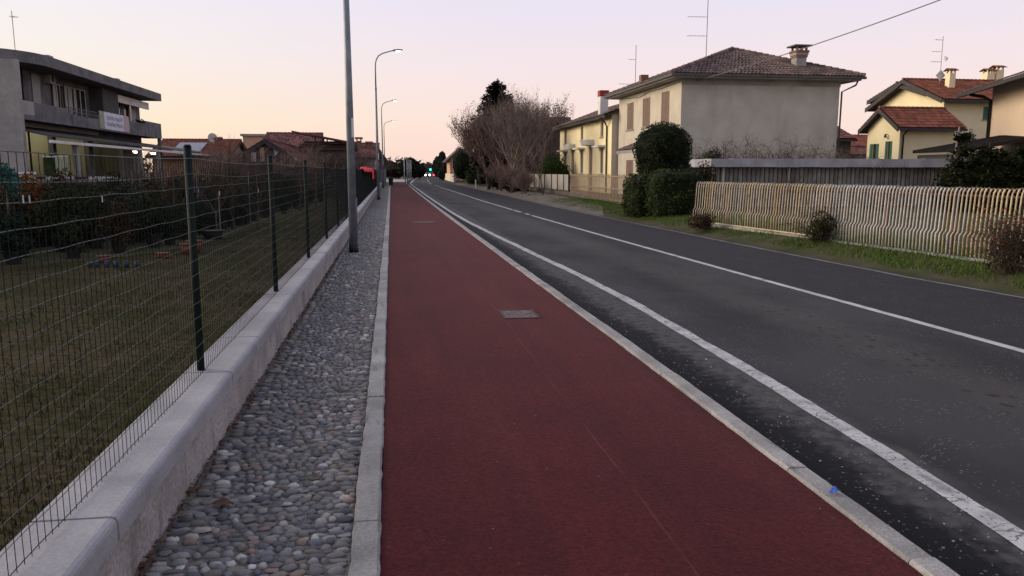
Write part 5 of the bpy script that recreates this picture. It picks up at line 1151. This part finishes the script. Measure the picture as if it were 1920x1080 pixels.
# recessed partition and roller blind box
bx('partition', 'dark_wall', sb, ((WX + .003, ya(176), zb_ - .018), (bo - .5, ya(206), zc_ - .004)))
bx('blind_box', 'white_render', sb, ((WX + .7, ya(208), zc_ - .75), (WX + .82, by1 - .2, zc_ - .2)))
for px_, py_ in ((97, 148), (239, 190)):
    q = at_x(px_, py_, WX + .3); y, z = q.y, q.z
    ac = bx('air_conditioner', 'pale_concrete', sb, ((WX + .003, y - .4, z - .3), (WX + .35, y + .4, z + .3))); b = MB(); b.tube([(WX + .352, y, z), (WX + .37, y, z)], .22, 14); b.build('fan_grille', 'black', ac)
# lower canopy over the shop front
b = MB(); b.slab([(WX + .003, by0 + .1, 4.1), (WX + 2.6, by0 + .1, 3.55), (WX + 2.6, 84, 3.4), (WX + .003, 84, 3.9)], .1); aw = b.build('awning', 'dark_wall', sb)
bx('awning_beam', 'white_render', aw, ((WX + 2.5, by0 + .1, 3.12), (WX + 2.65, 83.9, 3.28)))
for px_ in (142, 262, 296, 352): y = at_x(px_, 300, WX + 2.3).y; bx('awning_post', 'pale_concrete', aw, ((WX + 2.2, y - .16, 0), (WX + 2.48, y + .16, 3.3)))
bx('beam', 'pale_concrete', sb, ((WX + .1, by0 + .11, 4.12), (WX + .3, ya(180), 4.38)))
pipe(sb, [(WX + .06, ya(53), zc_ - .02), (WX + .06, ya(53), zb_)], .05, 'black')
pipe(sb, [(WX + .06, ya(56), zb_ - .3), (WX + .06, ya(56), .05)], .06, 'black')
for k, (px_, py_) in enumerate(((258, 282), (290, 285))):
    p = at_x(px_, py_, WX + 1.6); t = empty('hanging_lamp', '%s lit lamp hanging under the shop awning' % ('left' if k == 0 else 'right'), 'lamp', 'lit lamps under the awning', (p.x, p.y, p.z))
    b = MB(); b.tube([(0, 0, -.06), (0, 0, .06)], [.42, .14], 12); b.build('shade', 'white_plastic', t); b = MB(); b.tube([(0, 0, -.2), (0, 0, -.062)], [.26, .38], 12); b.build('bulb', 'shop_bulb', t); b = MB(); b.tube([(0, 0, .06), (0, 0, .5)], .01, 4); b.build('cord', 'black', t)
# ceiling tubes that light the inside of the shop
for k, px_ in enumerate((78, 138, 205)):
    y = ya(px_); t = empty('ceiling_lamp', '%s lit ceiling lamp inside the shop under the balcony' % ('left', 'middle', 'right')[k], 'lamp', 'lamps inside the shop', (WX - 1.6, y, 4.4))
    bx('tube', 'shop_bulb', t, ((-.05, -.7, -.06), (.05, .7, 0))); bx('fitting', 'white_plastic', t, ((-.07, -.75, .002), (.07, .75, .05)))
    pl2 = bpy.data.lights.new('ceiling_lamp_light', 'POINT'); pl2.energy = 80; pl2.color = (1, .93, .74); pl2.shadow_soft_size = .3; lo = bpy.data.objects.new('ceiling_lamp_light', pl2); col.objects.link(lo); lo.parent = t; lo.location = (0, 0, -.35)
# banner hung on the parapet
bq = [at_x(x, y, bo + .03) for x, y in ((185, 208), (241, 218), (240, 249), (186, 239))]
ba = empty('banner', 'white cloth banner with green and pink ends hung on the balcony parapet', 'banner')
y0b, y1b = bq[0].y, bq[1].y; zt = (bq[0].z + bq[1].z) / 2; zl = (bq[2].z + bq[3].z) / 2
def bstrip(f0, f1, m, name):
    b = MB(); n = 8
    for i in range(n + 1):
        f = lerp(f0, f1, i / n)
        for j in range(5): v = j / 4; b.v.append((bo + .03 + .025 * noise.noise((f * 5, v * 2, 0)), lerp(y0b, y1b, f), lerp(zl, zt, v))); b.rv.append(.5)
    b.f = [(i * 5 + j, (i + 1) * 5 + j, (i + 1) * 5 + j + 1, i * 5 + j + 1) for i in range(n) for j in range(4)]; return b.build(name, m, ba, True)
bstrip(0, .16, 'banner_green', 'green_end'); bstrip(.16, .80, 'banner_white', 'cloth'); bstrip(.80, 1, 'banner_pink', 'pink_end')
# faint, unreadable script strokes in two lines on the cloth
for row, (zz, nst) in enumerate(((.68, 8), (.32, 9))):
    b = MB(); pts = []
    for k in range(nst * 6): f = .22 + .54 * k / (nst * 6); pts.append((bo + .062, lerp(y0b, y1b, f), lerp(zl, zt, zz + .1 * math.sin(k * 1.15 + row) + .05 * math.sin(k * 2.7))))
    b.tube(pts, .02, 3); b.build('script_line', 'banner_ink', ba)
antenna((at_y(28, 90, 52).x, 52, 8.25), 2.8, [(2.4, .3, -.4, 3)], 'thin antenna on the flat grey roof at the left picture edge')
# things in the shop front
for k, (px_, py_, w_, h_, m, lb) in enumerate(((96, 312, .5, .8, 'leaf_hedge', 'bright green boxed display under the awning, left'), (116, 312, .42, .85, 'banner_green', 'yellow green boxed display under the awning, right'), (52, 334, .35, .35, 'bar_yellow', 'small yellow box among the plants before the shop'))):
    p = at_y(px_, py_, 45.4 if k < 2 else 20); b = MB(); s = .6 if k < 2 else .25
    t = empty('display_box', lb, 'box', None, (p.x, p.y, p.z)); bx('body', m, t, ((-w_ * s, -.2, -h_ * s), (w_ * s, .2, h_ * s))); bx('lid', 'white_plastic', t, ((-w_ * s - .02, -.22, h_ * s + .002), (w_ * s + .02, .22, h_ * s + .06)))
    bx('stand', 'grey_metal', t, ((-w_ * s * .8, -.15, -p.z), (-w_ * s * .6, .15, -h_ * s - .002)), ((w_ * s * .6, -.15, -p.z), (w_ * s * .8, .15, -h_ * s - .002)))
# parked white vehicle nose and bench row in front of the shop
p = at_y(95, 335, 40); bn2 = empty('display_bench', 'long pale display bench with trays in front of the shop', 'bench', None, (p.x, 40, 0))
bx('bench_top', 'pale_concrete', bn2, ((-2.6, -.5, 1.15), (3.2, .5, 1.22)))
for sx in (-2.5, 3.0): bx('leg', 'grey_metal', bn2, ((sx, -.4, 0), (sx + .08, .4, 1.148)))
for k in range(9): bx('tray', 'white_plastic' if k % 3 else 'black_pot', bn2, ((-2.5 + k * .62, -.45, 1.222), (-2.02 + k * .62, .3, 1.34)))
# ------------------------------------------------------------------ old farm roofs behind the nursery
def old(name, lb, px0, px1, pye, pyr, yy, depth, axis, wm='stone_wall', tm='tile_old', oh=.5, cat='barn', kind='glass', **kw):
    t = empty(name, lb, cat); x0, x1 = at_y(px0, pye, yy).x, at_y(px1, pye, yy).x; ze = at_y((px0 + px1) / 2, pye, yy).z
    zr = at_y((px0 + px1) / 2, pyr, yy + (depth / 2 if axis == 'x' else 0)).z
    gable_house(t, x0, x1, yy, yy + depth, 0, ze, zr, wm, tm, axis, oh, **kw); return t, x0, x1, ze, zr
t, x0, x1, ze, zr = old('farm_barn', 'large old barn with open gable and weathered red tiles behind the nursery', 432, 566, 303, 263, 66, 26, 'y', 'dark_wall')
for f in (.3, .42, .62, .74): bx('gable_post', 'pink_wall' if f in (.42,) else 'white_render', t, ((lerp(x0, x1, f), 65.8, ze), (lerp(x0, x1, f) + .35, 65.98, lerp(ze, zr, 1 - abs(f - .5) * 2) - .3)))
t, x0, x1, ze, zr = old('farm_barn', 'higher tiled barn roof behind the open-gabled barn', 497, 590, 285, 251, 84, 10, 'x', 'stone_wall')
t, x0, x1, ze, zr = old('clerestory_barn', 'barn with an open bright gap on posts under a sloping roof edge', 571, 655, 276, 268, 80, 9, 'x', 'stone_wall')
b = MB(); q0, q1, q2 = at_y(571, 268, 79.2), at_y(571, 251, 79.2), at_y(640, 267, 79.2); q3 = at_y(640, 268.5, 79.2)
b.tube([q0 + Vector((0, 0, .1)), q3 + Vector((0, 0, .1))], .08, 4); b.build('sill_beam', 'dark_wood', t)
b = MB(); b.slab([q1 + Vector((-1.2, -.3, .3)), q2 + Vector((.8, -.3, .1)), q2 + Vector((.8, 4, .1)), q1 + Vector((-1.2, 4, .3))], .14); b.build('upper_roof', 'tile_old', t)
for f in (.28, .6): bx('mullion', 'dark_wood', t, ((lerp(q0.x, q3.x, f), 79.05, q0.z), (lerp(q0.x, q3.x, f) + .12, 79.19, lerp(q1.z, q2.z, f))))
t, x0, x1, ze, zr = old('wooden_shed', 'small dark gabled shed with a white sheet before the old barns', 500, 566, 312, 284, 52, 12, 'y', 'dark_wood')
b = MB(); q0, q1 = at_y(556, 309, 51.9), at_y(562, 299, 51.9); b.box((at_y(544, 300, 51.9).x, 51.7, q0.z - .2), (at_y(562, 300, 51.9).x, 51.85, at_y(555, 296, 51.9).z)); b.build('hung_sheet', 'white_render', t)
t, x0, x1, ze, zr = old('farm_cottage', 'cottage with dark brown roof and pale wall beside the nearest lamp pole', 632, 702, 294, 270, 88, 12, 'x', 'white_render')
chimney(t, at_y(673, 265, 92).x, 92, zr - .8, at_y(673, 264, 92).z, .3, 'brick', 'tile_old'); chimney(t, at_y(692, 270, 92).x, 92, zr - .8, at_y(692, 272, 92).z, .3, 'brick', 'tile_old')
t, x0, x1, ze, zr = old('end_cottage', 'narrow dark cottage end at the far end of the wire fence', 703, 722, 296, 283, 104, 12, 'y', 'dark_wall')
t, x0, x1, ze, zr = old('solar_house', 'low house with red roof and solar panels right of the shop building', 285, 424, 291, 263, 84, 12, 'x', 'pink_wall', 'tile_red', cat='house')
k_ = (zr - ze) / 6; sp_ = MB(); sp_.slab([(at_y(318, 280, 84).x, 84.3, ze + .3 * k_ + .16), (at_y(372, 280, 84).x, 84.3, ze + .3 * k_ + .16), (at_y(372, 280, 84).x, 88.2, ze + 4.2 * k_ + .16), (at_y(318, 280, 84).x, 88.2, ze + 4.2 * k_ + .16)], .06, (0, -.4, .9)); sp_.build('solar_panel', 'solar', t)
b = MB(); q = at_y(400, 262, 88); b.tube([(q.x, 88, zr - .5), (q.x, 88, q.z)], .03, 5); b.tube([(q.x, 87.7, q.z + .2), (q.x, 87.9, q.z + .25)], [.5, .1], 12); b.build('dish', 'white_plastic', t)
chimney(t, at_y(409, 265, 88).x, 88, zr - .6, at_y(409, 264, 88).z, .3, 'brick', 'tile_old')
q0, q1 = at_y(455, 255, 118), at_y(512, 255, 118); t = empty('flat_block', 'far tan flat-topped building above the barn roofs', 'building'); bx('wall', 'pink_wall', t, ((q0.x, 118, 0), (q1.x, 128, q0.z))); bx('roof_edge', 'pale_concrete', t, ((q0.x - .3, 117.7, q0.z + .002), (q1.x + .3, 128.3, q0.z + .3)))
# thin bare trees and hedge tangle in front of the roofs
for k, (px_, yy, h_, m) in enumerate(((610, 50, 2.5, 'twig_dark'), (638, 54, 2.7, 'twig_dark'), (655, 60, 3.1, 'twig_dark'), (448, 48, 3.0, 'twig_red'), (485, 50, 3.0, 'twig_red'), (400, 46, 2.9, 'twig_red'), (585, 46, 3.0, 'twig_brown'), (672, 66, 3.4, 'twig_red'), (545, 44, 2.6, 'twig_brown'), (425, 42, 2.6, 'twig_brown'))):
    p = at_y(px_, 330, yy); bare_tree('orchard_tree', (p.x, yy, 0), h_, ['leafless reddish tree left of the nearest lamp pole', 'taller leafless tree behind the nearest lamp pole', 'leafless brownish tree right of the nearest lamp pole', 'leafless tree under the open-gabled barn, left', 'leafless tree under the open-gabled barn, right', 'leafless tree under the solar-panel house', 'leafless tree right of the small dark shed', 'leafless tree before the pale cottage wall', 'leafless tree before the small dark shed', 'leafless tree behind the first fence post'][k], m, 4, 5, .05, .8, .4, 2)
# ------------------------------------------------------------------ nursery stock behind the fence
NF = [(9.5, -9.5), (13.2, -6.9), (15.5, -4.9), (18, -4.25), (22, -4.1), (30, -3.7), (45, -3.2)]     # front edge: y -> x
soil = strip(lambda y: -19, lambda y: interp(y, NF) + .25, 9.5, 46, .035, 3); tag(soil.build('nursery_bed', 'verge'), kind='structure')
kinds = [('leaf_dark', 'dark evergreen nursery shrub in a black pot, in the packed rows behind the wire fence', 'dark nursery shrubs'), ('leaf_olive', 'olive green nursery shrub in a black pot, in the packed rows behind the wire fence', 'olive nursery shrubs'),
         ('leaf_blue', 'bluish green nursery shrub in a black pot, in the packed rows behind the wire fence', 'bluish nursery shrubs'), ('leaf_brown', 'brownish nursery shrub in a black pot, in the packed rows behind the wire fence', 'brown nursery shrubs')]
pot = MB(); pot.tube([(0, 0, 0), (0, 0, .3)], [.15, .2], 10); pot.tube([(0, 0, .28), (0, 0, .32)], .215, 10); po_ = pot.build('pot', 'black_pot', None); potm = po_.data; bpy.data.objects.remove(po_)
stm = MB(); stm.tube([(0, 0, .25), (.01, 0, .7), (0, .01, 1.0)], [.02, .016, .01], 5); so_ = stm.build('stem', 'bark', None); stemm = so_.data; bpy.data.objects.remove(so_)
shr = {}
for mk_, *_ in kinds:
    shr[mk_] = []
    for v in range(3):
        b = MB(); cloud(b, (0, 0, .55), (.5, .5, .62), 900, .045, 2.4, .8, .12, seed=v * 7, thresh=-.15)
        if v == 1: cloud(b, (.1, 0, 1.05), (.3, .3, .3), 300, .04, 2.4, .8, seed=3)
        for i in range(12): q = random.uniform(0, 6.28); branch(b, Vector((0, 0, .3)), Vector((math.cos(q) * .5, math.sin(q) * .5, 1)), .75, .008, 1, .6, .3, 3)
        o = b.build('foliage', mk_, None); shr[mk_].append(o.data); bpy.data.objects.remove(o)
def shrub(x, y, s, k, h=1.0):
    mk_, lb, gp = kinds[k]; v_ = Vector((x, y, .8 - CAM_H)); pxx = 960 + FPX * v_.dot(cr) / v_.dot(cf)
    zone = 'near the left picture edge' if pxx < 110 else 'below the shop awning' if pxx < 240 else 'just left of the first fence post' if pxx < 350 else 'behind the first fence post' if pxx < 410 else 'between first and second fence post' if pxx < 510 else 'beyond the second fence post'
    lb = ('dark evergreen', 'olive green', 'bluish green', 'brownish')[k] + (' potted shrub in the front row ' if x > interp(y, NF) - 1.0 else ' potted shrub in the back rows ') + zone
    t = empty('potted_shrub', lb, 'shrub', gp, (x, y, .035), random.uniform(0, 6.28)); t.scale = (s, s, s * h)
    link('foliage', random.choice(shr[mk_]), t); link('stem', stemm, t); link('pot', potm, t)
y = 11.0; cn = 0
while y < 44:
    fx = interp(y, NF); rows = 5 if y < 24 else 3
    for r_ in range(rows):
        x = fx - .45 - r_ * (1.0 + .12 * r_) + random.uniform(-.2, .2)
        if x < -15: continue
        s = random.uniform(.88, 1.1) + (.05 if y < 22 else .1) * r_ * .6 - (.22 if r_ == 0 else 0); k = random.choices((0, 1, 2, 3), (5, 2, 3, 2.4))[0]; shrub(x, y + random.uniform(-.25, .25), s, k, random.uniform(.85, 1.12)); cn += 1
    y += .85 if y < 24 else 1.3
# an extra belt at the far left of the frame
for i in range(46):
    x = random.uniform(-17, -7.5); y = random.uniform(13.5, 26)
    if x > interp(y, NF) - 4: continue
    shrub(x, y, random.uniform(.9, 1.08), random.choices((0, 1, 2, 3), (5, 2, 3, 3))[0])
for k, (px_, yy) in enumerate(((36, 17.5), (52, 18.2), (20, 19))):
    p = at_y(px_, 350, yy); leafy('autumn_shrub', (p.x, yy, .03), [((0, 0, 1.1), (.42, .42, .42)), ((0, 0, .7), (.35, .35, .4))], ['middle orange-leaved shrub at the far left of the nursery', 'right-hand orange-leaved shrub at the far left of the nursery', 'left-hand orange-leaved shrub at the far left of the nursery'][k], 'leaf_orange', .05, 1100, cores=False, shell=.85)
# young standard trees with pale stakes
for k, (px_, yy, h_) in enumerate(((404, 19.5, 2.3), (430, 22, 2.1), (462, 24, 1.9), (478, 22, 2.1), (170, 22, 2.0), (262, 21, 2.0), (300, 24, 2.1), (340, 26, 2.2), (225, 24, 2.1), (560, 32, 2.1), (590, 36, 2.3), (320, 20, 1.9), (365, 22, 2.0), (285, 28, 2.2), (245, 27, 2.2))):
    p = at_y(px_, 340, yy); t = bare_tree('young_tree', (p.x, yy, .03), h_, 'young leafless nursery tree on a stake, %s' % ('beyond the second fence post' if px_ > 510 else 'between first and second fence post' if px_ > 385 else 'just left of the first fence post' if px_ > 290 else 'below the shop awning') if k else 'young nursery tree with pale straight stem, right of the first fence post', 'twig_dark', 3, 4, .022, .6, .5, group='young nursery trees' if k else None)
    b = MB(); b.tube([(.05, 0, -.02), (.06, 0, 1.55 if k else 1.1)], .016, 5); b.build('stake', 'twig_grey' if k % 2 == 0 else 'bark', t)
    if k % 3 == 0: bx('name_tag', 'white_plastic', t, ((.075, -.03, 1.0), (.08, .03, 1.1)))
# terracotta and blue pots on the lawn edge
def big_pot(px_, py_, r_, h_, m, lb, name='flower_pot', gp=None):
    p = at_z(px_, py_, .03); t = empty(name, lb, 'pot', gp, (p.x, p.y, .03)); b = MB(); b.tube([(0, 0, 0), (0, 0, h_)], [r_ * .7, r_], 14); b.build('body', m, t, True); b = MB(); b.tube([(0, 0, h_ * .9), (0, 0, h_ * 1.02)], [r_ * 1.1, r_ * 1.1], 14); b.build('rim', m, t, True)
    b = MB(); b.tube([(0, 0, h_ * 1.021), (0, 0, h_ * 1.03)], r_ * .95, 12); b.build('soil', 'ground', t)
big_pot(352, 476, .13, .2, 'terracotta', 'left terracotta pot at the lawn edge by the first fence post'); big_pot(366, 474, .14, .24, 'terracotta', 'right terracotta pot at the lawn edge by the first fence post'); big_pot(306, 484, .12, .1, 'terracotta', 'low terracotta bowl left of the two terracotta pots')
big_pot(459, 412, .1, .2, 'red_paint', 'small red pot under the young trees'); big_pot(400, 448, .26, .2, 'black_pot', 'wide black tub holding the young tree right of the first fence post'); big_pot(195, 492, .11, .12, 'terracotta', 'low terracotta bowl behind the blue pots')
for k, px_ in enumerate((169, 182, 201, 219, 238, 258)): big_pot(px_, 501, .045, .1, 'blue_plastic', 'small light blue pot, one of the row of six at the lawn edge', 'blue_pot', 'row of blue pots')
p = at_y(6, 312, 14.5); leafy('teal_shrub', (p.x, 14.5, .03), [((0, 0, p.z - .12), (.2, .2, .22)), ((.1, 0, p.z - .35), (.16, .16, .2))], 'small teal leafed shrub standing up at the left picture edge', 'teal_net', .035, 700, trunk_h=1.3, trunk_r=.02, cores=False, shell=.9)
# ------------------------------------------------------------------ overhead cable, litter, leaves
a, c = at_y(1306, 151, 40.9), at_y(1785, 0, 26); c2_ = c + (c - a) * .35 + Vector((0, 0, .5)); pts = []
for k in range(25):
    t_ = k / 24; p = lerp(a, c2_, t_); p.z -= 1.1 * t_ * (1 - t_) * 1.0; pts.append(p)
oc = MB(); oc.tube(pts, .022, 5); o = oc.build('overhead_cable', 'wire_dark'); tag(o, 'overhead cable running from the grey wall corner to the top right', 'cable')
p = at_z(1571, 925, .02); b = MB(); vs_ = []
for i in range(5):
    for j in range(4): vs_.append((-.035 + .0175 * i + random.uniform(-.005, .005), -.018 + .012 * j + random.uniform(-.004, .004), .004 + random.uniform(0, .022)))
b.add(vs_, [(i * 4 + j, (i + 1) * 4 + j, (i + 1) * 4 + j + 1, i * 4 + j + 1) for i in range(4) for j in range(3)]); o = b.build('litter', 'litter_blue', loc=(p.x - .02, p.y, .02)); o.rotation_euler = (0, 0, .6); tag(o, 'crumpled scrap of blue plastic on the right kerb', 'litter')
def dead_leaf(px_, py_, s, label, z=.012):
    p = at_z(px_, py_, z); b = MB(); n = 6
    for i in range(n + 1):
        f = i / n; w_ = .35 * math.sin(math.pi * min(1, f * .92 + .06)); b.v += [(f - .5, -w_, .12 * math.sin(f * 3) + random.uniform(0, .06)), (f - .5, 0, .05 + .1 * f), (f - .5, w_, .16 * math.sin(f * 3 + .4))]; b.rv += [.5] * 3
    b.f = [(i * 3 + j, i * 3 + j + 1, (i + 1) * 3 + j + 1, (i + 1) * 3 + j) for i in range(n) for j in range(2)]
    o = b.build('dead_leaf', 'dry_leaf', None, True, loc=(p.x, p.y, z)); o.scale = (s, s, s); o.rotation_euler = (0, 0, random.uniform(-.4, .9)); tag(o, label, 'leaf')
dead_leaf(418, 945, .1, 'big dry brown leaf on the cobbles near the wall'); dead_leaf(592, 890, .05, 'small reddish dry leaf in the middle of the cobbles'); dead_leaf(268, 1062, .07, 'dry leaf at the wall foot near the bottom picture edge')
lit = MB()
for k in range(900):
    y = 2.4 + 13 * random.random() ** 1.5; x = -1.045 + abs(random.gauss(0, .03)); lit.leaf((x, y, random.uniform(.0, .02)), (random.gauss(0, .5), random.gauss(0, .5), 1), random.uniform(.008, .022), random.random())
tag(lit.build('leaf_litter', 'dry_leaf'), 'dark leaf crumbs gathered along the foot of the low wall', 'leaf litter', kind='stuff')
gv = MB()
for k in range(420):
    y = 2.3 + 14 * random.random() ** 1.5; x = interp(y, LB) + random.uniform(.02, .62); s = random.uniform(.003, .009)
    gv.add([(x + q[0] * s, y + q[1] * s, Zr + q[2] * s * .6) for q in domes[k % 14][0]], domes[k % 14][1], random.random())
for k in range(36):
    y = 2.6 + 10 * random.random() ** 1.5; x = random.uniform(0, 2.0); s = random.uniform(.0015, .0045)
    gv.add([(x + q[0] * s, y + q[1] * s, .006 + .012 * math.sin(math.pi * (x + .08) / 2.15) + q[2] * s * .6) for q in domes[k % 14][0]], domes[k % 14][1], random.uniform(.5, 1))
tag(gv.build('loose_grit', 'cobble_mass'), 'loose grit and pebbles along the gutter', 'grit', kind='stuff')
